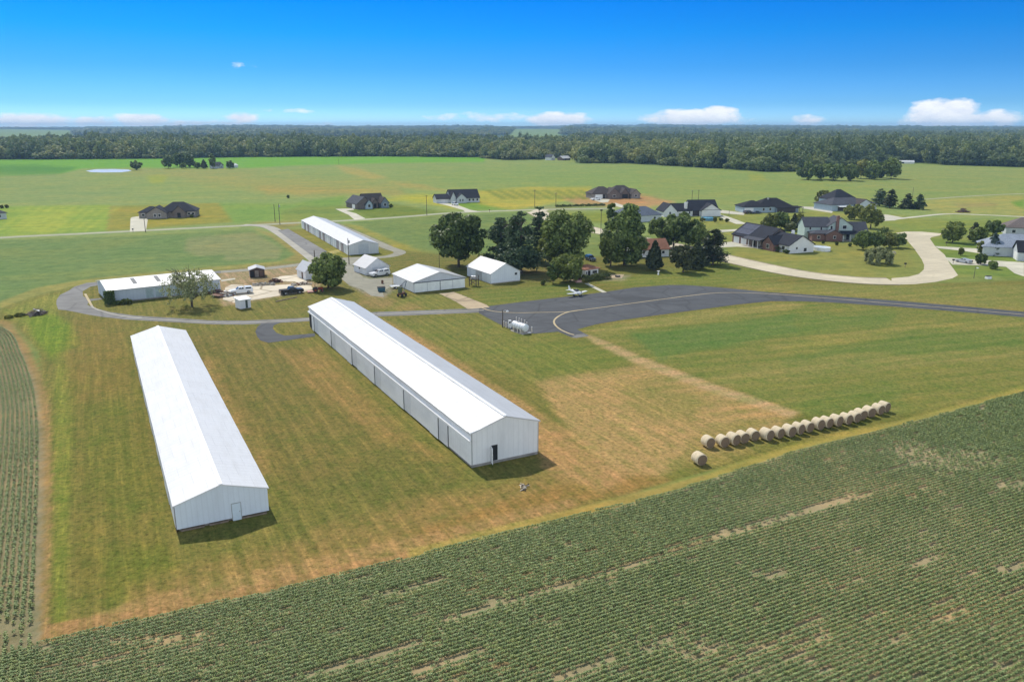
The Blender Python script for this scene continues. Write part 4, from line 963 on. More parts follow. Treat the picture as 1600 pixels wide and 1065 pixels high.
def crown_pts(kind, h, r, n, rng, nj=.45):
    """leaf centres, normals for a crown whose foot is at z=0"""
    if kind in ('round', 'oval', 'sparse', 'bush'):
        ct = {'round': .07, 'oval': .03, 'sparse': .14, 'bush': .0}[kind] * h
        cz, rz = (h+ct)/2, (h-ct)/2
        K = {'round': 46, 'oval': 38, 'sparse': 44, 'bush': 18}[kind]
        d = unit(rng.normal(size=(K, 3)) * [1, 1, .95] + [0, 0, .08])
        f = rng.uniform(.52, .90, (K, 1)); lc = d * f * np.array([r, r, rz]); lc[:, 2] += cz
        lr = rng.uniform(.17, .36, K) * min(r, rz) * (1 if kind != 'sparse' else .55)
        lc = np.vstack([lc, [[0, 0, cz]]]); lr = np.append(lr, (.62 if kind != 'sparse' else .2) * min(r, rz)); K += 1
        w = lr**2; k = rng.choice(K, n, p=w/w.sum())
        dd = unit(rng.normal(size=(n, 3)) + [0, 0, .15])
        rad = lr[k] * (1 - .55*rng.random(n)**2.2) * rng.uniform(.85, 1.18, n)
        c = lc[k] + dd*rad[:, None]
        c[:, 2] = np.maximum(c[:, 2], ct*.8 + .06*h*rng.random(n))
        q = (c - [0, 0, cz]) / [r*1.12, r*1.12, rz*1.08]; m = np.linalg.norm(q, axis=1); ex = m > 1
        c[ex] = [0, 0, cz] + (c[ex]-[0, 0, cz]) / m[ex][:, None]
        return c, unit(dd + nj*rng.normal(size=(n, 3))), lc, lr
    if kind == 'drooping':
        K = 95; az = rng.uniform(0, 2*math.pi, K); rr = r*np.sqrt(rng.random(K))*rng.uniform(.7, 1.05, K); tp = h*rng.uniform(.5, 1.0, K)*(1 - .3*(rr/r)**2); sl = h*rng.uniform(.10, .34, K)
        k = rng.integers(0, K, n); u = rng.random(n)**1.2
        c = np.stack([np.cos(az[k])*rr[k], np.sin(az[k])*rr[k], np.maximum(tp[k] - u*sl[k], h*.1)], 1) + rng.normal(size=(n, 3))*np.array([.42, .42, .2])*(1-.5*u)[:, None]
        return c, unit(np.stack([np.cos(az[k]), np.sin(az[k]), .6*np.ones(n)], 1) + .6*rng.normal(size=(n, 3))), None, None
    if kind in ('pine', 'spruce'):
        B = 60 if kind == 'pine' else 80
        z = rng.uniform(.08 if kind == 'pine' else .05, .98, B); z = np.sort(z)
        prof = (1 - z)**(.55 if kind == 'pine' else .85) * (.55 + .45*np.minimum(1, z/.25) if kind == 'pine' else 1)
        az = rng.uniform(0, 2*math.pi, B); ln = r * prof * rng.uniform(.65, 1.15, B) + .25
        k = rng.choice(B, n, p=(ln/ln.sum()))
        u = rng.random(n)**.6; dx = np.cos(az[k]); dy = np.sin(az[k])
        sp = (.28*ln[k]*u + .2) if kind == 'pine' else (.2*ln[k]*u + .12)
        c = np.stack([dx*ln[k]*u, dy*ln[k]*u, z[k]*h + (.10 if kind == 'pine' else -.12)*ln[k]*u], 1) + rng.normal(size=(n, 3)) * sp[:, None] * [.55, .55, .3 if kind == 'pine' else .22]
        nr = unit(np.stack([dx*.5, dy*.5, np.ones(n)*.7], 1) + .6*rng.normal(size=(n, 3)))
        return c, nr, None, None
    if kind == 'cone':
        z = rng.random(n)**1.35; az = rng.uniform(0, 2*math.pi, n)
        lob = 1 + .16*np.sin(az*3 + z*9) + .12*np.sin(az*5 - z*14)
        pr = np.clip((1-z)**.72, 0, 1) * np.minimum(1, (z+.02)/.16)**.5
        rad = r * pr * lob * (1 - .5*rng.random(n)**2)
        c = np.stack([np.cos(az)*rad, np.sin(az)*rad, .1*h + z*.9*h], 1) + rng.normal(size=(n, 3))*.12
        return c, unit(np.stack([np.cos(az), np.sin(az), .5*np.ones(n)], 1) + .7*rng.normal(size=(n, 3))), None, None
    if kind == 'willow':
        K = 60; az = rng.uniform(0, 2*math.pi, K); rr = r*np.sqrt(rng.random(K))
        k = rng.integers(0, K, n); top = h*(1 - .35*(rr[k]/r)**2); u = rng.random(n)
        c = np.stack([np.cos(az[k])*rr[k], np.sin(az[k])*rr[k], top - u*(top - h*.12)*(.35 + .65*rr[k]/r)], 1) + rng.normal(size=(n, 3))*.22
        return c, unit(np.stack([np.cos(az[k]), np.sin(az[k]), .4*np.ones(n)], 1) + .6*rng.normal(size=(n, 3))), None, None

def core_blob(h, r, cz, rz, rng, f=.62):
    import bmesh
    bm = bmesh.new(); bmesh.ops.create_icosphere(bm, subdivisions=2, radius=1.0)
    V = np.array([v.co[:] for v in bm.verts]); Fq = [[v.index for v in fc.verts] for fc in bm.faces]; bm.free()
    V = V * (1 + .18*np.sin(V[:, :1]*5 + V[:, 1:2]*4) + .1*rng.normal(size=(len(V), 1)))
    V = V * np.array([r*f, r*f, rz*f]); V[:, 2] += cz
    return V, [q + [q[2]] for q in Fq]

def crown_mesh(name, kind, h, r, n, ls, m, seed, tv=1.0, nj=.45):
    rng = np.random.default_rng(seed)
    c, nr, lc, lr = crown_pts(kind, h, r, n, rng, nj)
    V, Q = quads(c, nr, ls*1.12, rng, .66 if kind not in ('pine', 'spruce') else .42)
    t = .42 + tv*(rng.random(len(Q))**1.3 - .42); t = np.repeat(t, 4)
    return np_mesh(name, V, Q, m, False, t).data

def trunk_mesh(name, kind, h, r, seed, m=None, lean=0.0):
    rng = random.Random(seed); mb = MB(); r0 = max(.10, h*.026)
    top = {'round': .62, 'oval': .7, 'sparse': .8, 'drooping': .8, 'bush': .4, 'pine': .95, 'spruce': .95, 'cone': .85, 'willow': .7}[kind] * h
    pts = [(lean*top*(i/5)**1.2*.5 + rng.uniform(-.1, .1)*r0*3*(i > 0), rng.uniform(-.1, .1)*r0*3*(i > 0), top*i/5 - (.15 if i == 0 else 0)) for i in range(6)]
    mb.tube(pts, [r0*1.25, r0, r0*.85, r0*.65, r0*.45, r0*.2], 8)
    for k in range({'drooping': 18, 'sparse': 16, 'round': 9, 'oval': 7, 'willow': 8, 'pine': 10}.get(kind, 4)):
        i = rng.choice([1, 2, 3, 4]); a = rng.uniform(0, 6.28); p = Vector(pts[i]); l = r*rng.uniform(.45, .85)
        q = p + Vector((math.cos(a)*l*.5, math.sin(a)*l*.5, l*.35)); e = p + Vector((math.cos(a)*l, math.sin(a)*l, l*rng.uniform(.5, .95)*(0.3 if kind == 'pine' else 1)))
        b = r0*.42; mb.tube([p, q, e], [b, b*.65, b*.2], 5)
        if kind == 'drooping':
            for s in range(3):
                a2 = a + rng.uniform(-1, 1); l2 = l*.5; mb.tube([q, q + Vector((math.cos(a2)*l2, math.sin(a2)*l2, l2*rng.uniform(.2, .9)))], [b*.4, b*.12], 4)
    o = mb.build(name, m or M_BARK, smooth=True); me = o.data; bpy.data.objects.remove(o); return me

NT = {'round': 'leafy_tree', 'oval': 'leafy_tree', 'drooping': 'thin_tree', 'sparse': 'thin_tree', 'pine': 'pine_tree', 'spruce': 'spruce_tree', 'cone': 'evergreen', 'willow': 'willow_tree', 'bush': 'shrub'}
_tc = [0]
def tree(kind, px, base, top, hw, label, m, n=2600, ls=.42, group=None, cat=None, lean=0.0, name=None):
    _tc[0] += 1; sd = 100 + _tc[0]
    xy = G(px, base); h = max(.6, zat(xy, top)*1.0); r = hw * mpp(base) * 1.02
    t = thing(name or NT[kind], label, cat or ('shrub' if kind == 'bush' else 'tree'), xy, random.Random(sd).uniform(0, 6.28) if not lean else 0, group)
    for nm, me in (('crown', crown_mesh('crown', kind, h, r, n, ls, m, sd)), ('trunk', trunk_mesh('trunk', kind, h, r, sd, None, lean))):
        o = bpy.data.objects.new(nm, me); COL.objects.link(o); o.parent = t
    return t

TR = [
 ('round', 717, 417, 336, 47, 'big round dark green tree left of the white barn', L_DARK, 7000, .50),
 ('pine', 783, 420, 340, 30, 'bushy pine just behind the white barn roof, left edge of the tall grove', L_PINE, 4500, .42),
 ('pine', 814, 426, 330, 36, 'tallest broad pine in front of the grove, with blue green needles', L_PINE, 7000, .42),
 ('pine', 842, 410, 322, 22, 'dark pine with a pointed top at the back of the grove', L_PINE, 4000, .42),
 ('oval', 800, 404, 346, 30, 'leafy tree filling the grove behind the broad pine', L_DARK, 3500, .48),
 ('round', 884, 418, 330, 40, 'wide light topped leafy tree right of the grove, above the small dark tree', L_DEC, 6500, .48),
 ('oval', 860, 416, 350, 18, 'narrow leafy tree squeezed between the pines and the wide leafy tree', L_DEC, 2200, .45),
 ('round', 886, 441, 397, 28, 'small dark tree with forked trunk behind the parked light plane', L_DARK, 3600, .40),
 ('oval', 864, 443, 408, 9, 'thin young tree just left of the small dark tree', L_DARK, 900, .34),
 ('oval', 976, 414, 322, 34, 'tall leafy tree left of the terracotta roof', L_DEC, 7000, .48),
 ('oval', 954, 416, 362, 20, 'dark bushy tree at the foot of the tall leafy tree', L_DARK, 2800, .45),
 ('oval', 955, 392, 311, 11, 'slim tall tree whose tip rises behind the tall leafy tree', L_DARK, 1600, .45),
 ('round', 1052, 388, 333, 44, 'broad spreading tree behind the terracotta roofed house', L_DEC, 6500, .52),
 ('round', 1090, 386, 350, 22, 'medium leafy tree at the right end of the broad spreading tree', L_DEC, 2600, .5),
 ('cone', 1022, 422, 377, 14, 'cone shaped evergreen standing alone in front of the white house', L_CON, 2600, .34),
 ('round', 1067, 425, 379, 19, 'dark evergreen with a leaning trunk, left of a pair', L_CON, 3400, .38),
 ('cone', 1088, 420, 380, 18, 'dark upright evergreen, middle of three by the taxiway', L_CON, 3000, .38),
 ('pine', 1114, 414, 358, 24, 'dark ragged pine beside the curved street, largest of three evergreens', L_CON, 4200, .40),
 ('round', 513, 450, 395, 29, 'round green tree standing in the yard in front of the little white shed', L_DEC, 5500, .42),
 ('round', 1287, 323, 296, 14, 'bright round tree by the drive left of the steep hip roofed house', L_LITE, 1500, .55),
 ('pine', 1374, 322, 295, 12, 'pine right behind the steep hip roofed house', L_PINE, 1400, .5),
 ('pine', 1390, 325, 295, 11, 'darker pine just in front of the pine behind the house', L_CON, 1400, .5),
 ('spruce', 1417, 326, 301, 14, 'purplish dark tree, left of the lawn pair beyond the farm lane', L_CON, 1500, .5),
 ('spruce', 1436, 327, 303, 12, 'green tree, right of the lawn pair beyond the farm lane', L_PINE, 1400, .5),
 ('round', 1360, 357, 320, 17, 'pale olive tree in front of the large hip roofed house', L_LITE, 2200, .48),
 ('round', 1335, 343, 320, 16, 'pale olive tree at the roof edge of the sage green house', L_LITE, 1800, .5),
 ('round', 1347, 390, 360, 15, 'dark leafy tree, leftmost of four on the lawn of the sage green house', L_DEC, 1900, .45),
 ('round', 1367, 388, 361, 13, 'dark green tree, second of four on the lawn of the sage green house', L_DEC, 1600, .45),
 ('round', 1389, 387, 363, 12, 'reddish green tree, third of four on that lawn', L_LITE, 1300, .45),
 ('round', 1404, 387, 364, 11, 'green leafy tree next to the street, last of four on that lawn', L_DEC, 1200, .45),
 ('willow', 1371, 412, 387, 20, 'low drooping willow alone on the grass inside the street curve', L_WIL, 2600, .32),
 ('round', 1488, 379, 345, 17, 'full dark green tree on the corner lawn at the head of the street', L_DEC, 2400, .45),
 ('pine', 1521, 378, 348, 9, 'slim dark evergreen behind the corner tree', L_CON, 1000, .45),
 ('round', 1528, 380, 354, 13, 'dark leafy tree beside the pale blue grey roof', L_DEC, 1500, .45),
 ('round', 1551, 368, 345, 15, 'green tree between the tan roof and the pale blue grey roof', L_DEC, 1500, .5),
 ('spruce', 1551, 398, 364, 15, 'blue spruce in front of the pale blue grey roof', L_SPR, 2400, .42),
 ('oval', 1531, 397, 376, 6, 'light green young tree left of the blue spruce', L_LITE, 600, .4),
 ('oval', 1501, 399, 386, 4, 'small pale sapling by the upper drive', L_LITE, 400, .32),
 ('round', 1532, 413, 396, 9, 'small dark tree by the lower drive next to the white car', L_DARK, 900, .36),
 ('round', 1551, 420, 407, 7, 'round little tree on the lawn below the lower drive', L_DEC, 800, .34),
 ('round', 1203, 361, 334, 13, 'light green tree behind the solar panel house, left of two', L_LITE, 1500, .48),
 ('round', 1220, 359, 331, 13, 'light green tree behind the solar panel house, right of two', L_DEC, 1500, .48),
 ('cone', 1240, 359, 335, 7, 'dark narrow evergreen between the solar panel house and the sage house', L_CON, 900, .4),
 ('round', 1234, 361, 346, 9, 'pale bushy small tree under the dark narrow evergreen', L_WIL, 800, .4),
 ('oval', 1250, 347, 333, 6, 'light sapling behind the dark narrow evergreen', L_LITE, 500, .42),
 ('round', 213, 265.5, 251, 9, 'lone round tree at the edge of the pond', L_DARK, 900, .8),
 ('round', 263, 263, 241.5, 9, 'large round tree, first left of the farm trees in front of the far farmhouse', L_DARK, 1000, .9),
 ('round', 281, 261, 239, 12, 'broad tree behind the round farm tree', L_DEC, 1200, .9),
 ('round', 297, 262, 242, 8, 'tall dark tree near the middle of the far farm trees', L_DARK, 800, .9),
 ('oval', 287, 263.5, 254, 5, 'small tree below the broad farm tree', L_DEC, 400, .8),
 ('oval', 309, 263.5, 254, 5.5, 'small dark round tree, left of a low pair at the far farm', L_DARK, 450, .8),
 ('cone', 319, 263.5, 250, 5.5, 'dark pointed tree, right of a low pair at the far farm', L_CON, 450, .8),
 ('oval', 333, 263.5, 240, 5.5, 'tall narrow tree just left of the far farmhouse', L_DARK, 600, .8),
 ('round', 360, 263.5, 251, 5.5, 'dark tree in front of the far farmhouse wall', L_DARK, 500, .8),
 ('oval', 1263, 281, 251, 17, 'dark tree at the left end of the clump jutting into the field', L_DARK, 1300, .95),
 ('oval', 1283, 280, 256, 14, 'tree between the dark end tree and the wide middle tree of the clump', L_DEC, 1000, .95),
 ('oval', 1302, 282, 254, 18, 'wide tree in the middle of the clump jutting into the field', L_DEC, 1400, .95),
 ('oval', 1329, 282.5, 257, 16, 'dark tree right of the middle of the clump', L_DARK, 1200, .95),
 ('oval', 1361, 280, 251, 13, 'tall tree toward the right end of the clump', L_DEC, 1000, .95),
 ('oval', 1345, 279, 248, 13, 'tree at the back of the clump with a light crown', L_LITE, 1000, .95),
 ('oval', 1376, 278, 254, 11, 'small tree second from the right end of the clump', L_DARK, 900, .95),
 ('oval', 1392, 279.5, 245.5, 14, 'tall upright tree at the right end of the clump with its shadow on the field', L_DEC, 1200, .95),
]
for q in TR:
    kind, px, b, tp, hw, lab, m, n, ls = q
    tree(kind, px, b, tp, hw, lab, m, int(n*1.3), ls, lean=.25 if 'leaning' in lab else 0)
tree('drooping', 300, 479, 416, 42, 'half bare willow like tree with thin drooping twigs in front of the low hangar', L_WIL, 3200, .21, lean=.1)

def hedge_like(name, label, cat, A, B, w, h, m, n, ls, seed):
    a, L, rz = frame(A, B); t = thing(name, label, cat, a, rz); rng = np.random.default_rng(seed)
    x = rng.uniform(0, L, n); f = rng.random(n); ang = rng.uniform(0, math.pi, n)
    c = np.stack([x, w/2*np.cos(ang)*(1-.3*f*f), np.abs(h*np.sin(ang))**.8*(1-.25*f*f)*(h**.2)*(.85+.18*np.sin(x*1.7))], 1) + rng.normal(size=(n, 3))*.08
    V, Q = quads(c, unit(np.stack([0*x, np.cos(ang), np.sin(ang)], 1) + .6*rng.normal(size=(n, 3))), ls, rng)
    np_mesh('foliage', V, Q, m, t, np.repeat(rng.random(n), 4))
    s = MB()
    for k in range(max(2, int(L/1.2))): s.tube([(k*1.2+.3, 0, -.05), (k*1.2+.4, .1, h*.6)], [.05, .03], 5)
    s.build('stem', M_BARK, t); return t
hedge_like('hedge', 'long clipped dark hedge below the tiny white office', 'hedge', (910, 440), (952, 434.5), 2.2, 1.9, L_BUSH, 1800, .22, 1)
hedge_like('hedge', 'thin dark weedy strip along the grey side road', 'hedge', (868, 323.5), (945, 321.2), 2.0, 1.2, L_BUSH, 900, .4, 2)
SHR = [(1193, 386.5, 380, 4, 'shrub at the porch corner of the solar panel house, uppermost in the row'), (1203, 389, 382, 5, 'second shrub down the front bed of the solar panel house'), (1216, 393, 385, 7, 'large flowering shrub in the front bed of the solar panel house'), (1228, 396, 389, 5, 'shrub nearest the white gable of the solar panel house'),
 (1286, 380.5, 376, 2, 'tiny clipped shrub, left of three on the sage house lawn'), (1307, 383, 378, 2, 'tiny clipped shrub, middle of three on the sage house lawn'), (1327.5, 385, 379, 2.4, 'tiny clipped shrub, right of three on the sage house lawn'),
 (1097, 347, 340, 5, 'shrub left of the round blue pool'), (1117, 347, 339, 3.5, 'shrub against the round blue pool, right side'), (1126, 345, 340, 3, 'low shrub, first beyond the blue pool'), (1136, 347, 340.5, 3.2, 'low shrub, last beyond the blue pool'),
 (848.5, 445, 438, 4, 'low plant under the grove beside the barn'), (1382, 366, 353, 7, 'low bush between the sage house lawn trees and the street head'), (1252, 360, 352, 6, 'grey green bush left of the sage green house'),
 (197, 475, 466, 10, 'leafy bush against the blue grey hangar side'), (184, 476, 470, 6, 'small bush at the corner of the blue grey hangar'), (14, 497, 493.5, 8, 'rank green weeds left of the brush heap'), (31, 494, 490.5, 8, 'weeds between the rank clump and the brush heap'),
 (450, 309.5, 305, 2.2, 'dark lone bush in the far green field'), (3, 325.5, 320.5, 2.4, 'dark bush at the left photo edge'), (11, 325, 320, 2.6, 'second dark bush near the left photo edge'), (611, 323.8, 319, 3, 'shrub at the right gable of the blue grey house'), (300, 340, 335, 3, 'shrub at the right corner of the far left stone house')]
for i, (px, b, tp, hw, lab) in enumerate(SHR): tree('bush', px, b, tp, hw, lab, (L_LITE if 'weeds' in lab else L_BUSH) if i % 3 or 'weeds' in lab else L_DARK, 420, .26 if b > 330 else .4)
# creeper on the end of the low hangar
xy = G(169, 475.5); t = thing('creeper', 'dark creeper climbing the left corner of the low hangar', 'creeper', xy, math.atan2(*(G(345,455)-G(171,474.5))[::-1])); rng = np.random.default_rng(8)
n = 900; c = np.stack([rng.uniform(-.8, 1.6, n), rng.uniform(-.9, -.1, n), 3.4*rng.random(n)**.8], 1); V, Q = quads(c, unit(rng.normal(size=(n, 3)) + [0, -1, .4]), .2, rng); np_mesh('foliage', V, Q, L_DARK, t, np.repeat(rng.random(n)*.5, 4))
MB().tube([(0, -.3, -.1), (.1, -.25, 1.5), (.3, -.3, 3)], [.06, .05, .03], 5).build('stem', M_BARK, t)

# ---------------------------------------------------------------- round bales
mbl, nt, b = nmat('baled_straw'); v = coord(nt)
w = N(nt, 'ShaderNodeTexWave', wave_type='BANDS', bands_direction='Y'); w.inputs['Scale'].default_value = 2.2; w.inputs['Distortion'].default_value = 2.5; w.inputs['Detail'].default_value = 3; nt.links.new(v, w.inputs[0])
f = noise(nt, 9, 5, .75, v); f2 = noise(nt, 1.4, 4, .6, v)
c = mixc(nt, (.52, .42, .27), (.80, .68, .48), ramp(nt, f, .3, .7)); c = mixc(nt, c, (.48, .38, .24), ramp(nt, f2, .5, .7, 0, .6)); c = mixc(nt, c, (.50, .40, .25), ramp(nt, w.outputs['Fac'], .3, .7, 0, .4)); nt.links.new(c, b.inputs['Base Color']); b.inputs['Roughness'].default_value = .9
bp = N(nt, 'ShaderNodeBump'); bp.inputs['Strength'].default_value = .7; bp.inputs['Distance'].default_value = .05; nt.links.new(f, bp.inputs['Height']); nt.links.new(bp.outputs[0], b.inputs['Normal'])
mbf, nt, b = nmat('bale_end'); v = coord(nt)
w = N(nt, 'ShaderNodeTexWave', wave_type='RINGS', rings_direction='Y'); w.inputs['Scale'].default_value = 2.6; w.inputs['Distortion'].default_value = 4; w.inputs['Detail'].default_value = 4; nt.links.new(v, w.inputs[0])
f = noise(nt, 8, 5, .75, v); c = mixc(nt, (.13, .085, .05), (.29, .20, .125), w.outputs['Fac']); c = mixc(nt, c, (.10, .075, .05), ramp(nt, f, .45, .7, 0, .7)); nt.links.new(c, b.inputs['Base Color']); b.inputs['Roughness'].default_value = .95
def bale_meshes(seed):
    rng = random.Random(seed); n = 36; Rb = .86; Lb = 1.55; rings = []
    for yy, rr in ((-Lb/2, Rb*.90), (-Lb/2+.06, Rb*.985), (-.4, Rb), (0, Rb*1.005), (.4, Rb), (Lb/2-.06, Rb*.985), (Lb/2, Rb*.90)):
        rings.append([(rr*math.cos(2*math.pi*k/n)*(1+rng.uniform(-.008, .008)), yy, Rb + max(-Rb*.965, rr*math.sin(2*math.pi*k/n)*(1+rng.uniform(-.008, .008)))) for k in range(n)])
    mb = MB(); n_ = n; vs = [p for r_ in rings for p in r_]
    mb.add(vs, [(i*n_+k, i*n_+(k+1) % n_, (i+1)*n_+(k+1) % n_, (i+1)*n_+k) for i in range(6) for k in range(n_)])
    o = mb.build('wrap', mbl, smooth=True); body = o.data; bpy.data.objects.remove(o)
    ends = []
    for sg in (-1, 1):
        mb = MB(); R0 = rings[0 if sg < 0 else 6]
        vs = list(R0) + [(x*.6, y+sg*(.02), Rb+(z-Rb)*.6) for x, y, z in R0] + [(0, sg*(Lb/2-.01), Rb)]
        mb.add(vs, [(k, (k+1) % n, n+(k+1) % n, n+k) for k in range(n)] + [(n+k, n+(k+1) % n, 2*n) for k in range(n)])
        o = mb.build('end', mbf); ends.append(o.data); bpy.data.objects.remove(o)
    return body, ends
BM = [bale_meshes(s) for s in range(3)]
BAL = [(220,403),(320,398),(394,384),(458,369),(531,352),(627,352),(704,337),(782,326),(846,309),(908,293),(984,278),(1042,264),(1110,254),(1178,240),(1236,226),(1278,206),(1338,189),(1401,172),(1443,155)]
ORD = 'first second third fourth fifth sixth seventh eighth ninth tenth eleventh twelfth thirteenth fourteenth fifteenth sixteenth seventeenth eighteenth nineteenth'.split()
LB = []
for i, (x, y) in enumerate(BAL):
    lab = 'round straw bale, %s from the near left end of the long row' % ORD[i]
    if i == 0: lab = 'round straw bale at the near left end of the long row'
    if i == 18: lab = 'round straw bale at the far right end of the long row'
    LB.append((1060+x/4.444, 610+y/4.444 - 1.2, lab))
LB.append((1060+160/4.444, 610+522/4.444 - 1.2, 'single round straw bale set apart in front of the long row'))
rb = random.Random(4); ax = math.atan2(E2[1], E2[0]) - math.pi/2
for i, (x, y, lab) in enumerate(LB):
    xy = G(x, y) + E2*.5
    t = thing('hay_bale', lab, 'hay bale', xy, ax + R(rb.uniform(-9, 5)), 'round bales on the stubble' if i < 19 else None)
    t.scale = (rb.uniform(.87, .97),)*2 + (rb.uniform(.87, .97),)
    body, ends = BM[i % 3]
    o = bpy.data.objects.new('wrap', body); COL.objects.link(o); o.parent = t; 
    for e in ends:
        q = bpy.data.objects.new('end', e); COL.objects.link(q); q.parent = t

# ---------------------------------------------------------------- vehicles
def paintm(name, col): return plain(name, col, .22, .03, .6, spec=.6)
V_WHITE = paintm('white_car_paint', (.78, .79, .80)); V_BLACK = paintm('black_car_paint', (.012, .014, .022)); V_SILV = paintm('silver_car_paint', (.45, .47, .50)); V_BLUE = paintm('dark_blue_car_paint', (.03, .05, .09))
M_CARGL = plain('car_glass', (.015, .018, .022), .08, .1, spec=.7); M_LAMP = plain('lamp_glass', (.7, .7, .66), .1, .05); M_TAIL = plain('tail_lamp_glass', (.3, .02, .015), .2, .1)
def vehicle(kind, label, xy, hd, m, name, cat, k=1.0):
    t = thing(name, label, cat, xy, hd); t.scale = (k, k, k)
    Lh, Wd = {'pickup': (2.95, 1.0), 'suv': (2.5, .97), 'car': (2.35, .9), 'cap': (2.95, 1.0)}[kind]
    gz = .38 if kind != 'car' else .26
    wx = Lh*.62
    def side(prof, w0, w1, nm, mm, zt):   # profile (x,z) extruded with tumblehome above zt
        n = len(prof); vs = []
        for s in (-1, 1):
            for x, z in prof:
                w = w0 if z <= zt else w1
                vs.append((x, s*w, z))
        return MB().add(vs, [tuple(range(n)), tuple(range(2*n-1, n-1, -1))] + [((i+1) % n, i, n+i, n+(i+1) % n) for i in range(n)]).build(nm, mm, t)
    if kind in ('pickup', 'cap'):
        body = side([(-Lh, gz), (-wx-.5, gz), (-wx-.38, gz+.42), (-wx+.38, gz+.42), (-wx+.5, gz), (wx-.5, gz), (wx-.38, gz+.42), (wx+.38, gz+.42), (wx+.5, gz), (Lh, gz), (Lh, gz+.62), (Lh-.12, gz+.78), (1.15, gz+.9), (-Lh, gz+.88)], Wd, Wd, 'body', m, 9)
        cx0, cx1 = (-.75, .95)
        cab = side([(cx0-.05, gz+.9), (1.2, gz+.9), (.55, gz+1.46), (cx0+.2, gz+1.48)], Wd*.96, Wd*.78, 'cab', m, gz+1.0)
        if kind == 'cap': side([(-Lh+.05, gz+.9), (-.85, gz+.9), (-.95, gz+1.5), (-Lh+.28, gz+1.48)], Wd*.95, Wd*.82, 'bed_cap', m, gz+1.0)
        else:
            MB().box(-Lh+.12, -.95, -Wd*.86, Wd*.86, gz+.885, gz+.90).build('bed', M_DARKGAP, t)
        gl = [(-.62, .02), (.08, .62)]
        if kind == 'cap': gl.append((-Lh+.4, -1.05))
        top = gz+1.4
    else:
        h = 1.42 if kind == 'suv' else 1.12
        body = side([(-Lh, gz), (-wx-.45, gz), (-wx-.34, gz+.38), (-wx+.34, gz+.38), (-wx+.45, gz), (wx-.45, gz), (wx-.34, gz+.38), (wx+.34, gz+.38), (wx+.45, gz), (Lh, gz+.05), (Lh, gz+.45), (Lh-.15, gz+.62), (1.0, gz+.76), (-Lh+.1, gz+.78), (-Lh, gz+.6)], Wd, Wd, 'body', m, 9)
        b0 = -Lh+.08 if kind == 'suv' else -1.75
        side([(b0, gz+.77), (1.05, gz+.77), (.35, gz+h), (b0+.3 if kind == 'suv' else -.85, gz+h)], Wd*.95, Wd*.76, 'cab', m, gz+.85)
        gl = [(b0+.45 if kind == 'suv' else -1.2, -.35), (-.28, .52)]; top = gz+h-.08
    lo = gz + (1.0 if kind in ('pickup', 'cap') else .84)
    for s in (-1, 1):
        for x0, x1 in gl:
            f0 = Wd*(.955), Wd*.80
            y0, y1 = s*(Wd*.95+.0), s*(Wd*.80+.012)
            MB().add([(x0, y0, lo), (x1+.1, y0, lo), (x1-.22, y1, top), (x0+.06, y1, top), (x0, y0+s*.02, lo), (x1+.1, y0+s*.02, lo), (x1-.22, y1+s*.02, top), (x0+.06, y1+s*.02, top)], [(0,3,2,1),(4,5,6,7),(0,1,5,4),(1,2,6,5),(2,3,7,6),(3,0,4,7)]).build('side_window', M_CARGL, t)
    if kind in ('pickup', 'cap'): ws = [(1.19, lo-.06), (.60, gz+1.42)]
    else: ws = [(1.04, lo-.03), (.42, top+.02)]
    (xa, za), (xb, zb) = ws
    MB().hexa([(xa, -Wd*.85, za), (xa, Wd*.85, za), (xb, Wd*.72, zb), (xb, -Wd*.72, zb)], [(xa+.03, -Wd*.85, za+.03), (xa+.03, Wd*.85, za+.03), (xb+.03, Wd*.72, zb+.03), (xb+.03, -Wd*.72, zb+.03)]).build('windscreen', M_CARGL, t)
    wr = .38 if kind != 'car' else .32
    for sx in (-1, 1):
        for sy in (-1, 1):
            y = sy*(Wd-.1)
            wl = MB().tube([(sx*wx, y-.12, wr), (sx*wx, y+.12, wr)], wr, 14).build('wheel', M_BLACK, t)
            MB().tube([(sx*wx, y+sy*.10, wr), (sx*wx, y+sy*.135, wr)], wr*.55, 10).build('rim', M_STEEL, wl)
    for sy in (-1, 1):
        MB().box(Lh-.03, Lh+.02, sy*Wd*.72-.16, sy*Wd*.72+.16, gz+.40, gz+.56).build('headlight', M_LAMP, t)
        MB().box(-Lh-.02, -Lh+.03, sy*Wd*.85-.09, sy*Wd*.85+.09, gz+.45, gz+.75).build('tail_light', M_TAIL, t)
    MB().box(Lh-.05, Lh+.08, -Wd*.92, Wd*.92, gz+.02, gz+.22).build('bumper', M_STEEL, t)
    return t
def head(p, q): d = G(*q) - G(*p); return math.atan2(d[1], d[0])
def midp(p, q): return (G(*p) + G(*q)) / 2
vehicle('cap', 'white pickup with a capped bed parked before the white gabled garage', midp((583.5, 432.2), (603, 429.5)), head((603, 429.5), (583.5, 432.2)), V_WHITE, 'pickup_truck', 'pickup truck', 1.02)
vehicle('cap', 'white utility vehicle with long dark side windows on the yard concrete', midp((366, 459.5), (388, 457.5)), head((388, 457.5), (366, 459.5)), V_WHITE, 'pickup_truck', 'pickup truck', .98)
vehicle('pickup', 'black pickup truck with open bed on the yard concrete', midp((441, 460.2), (470, 457)), head((441, 460.2), (470, 457)), V_BLACK, 'pickup_truck', 'pickup truck', 1.02)
vehicle('suv', 'dark blue utility car under the trees near the tiny office', midp((917, 405), (928, 409)), head((917, 405), (928, 409)), V_BLUE, 'parked_car', 'car')
vehicle('car', 'silver white car on the lower drive at the right', midp((1497, 409), (1514, 411.8)), head((1514, 411.8), (1497, 409)), V_SILV, 'parked_car', 'car', 1.05)
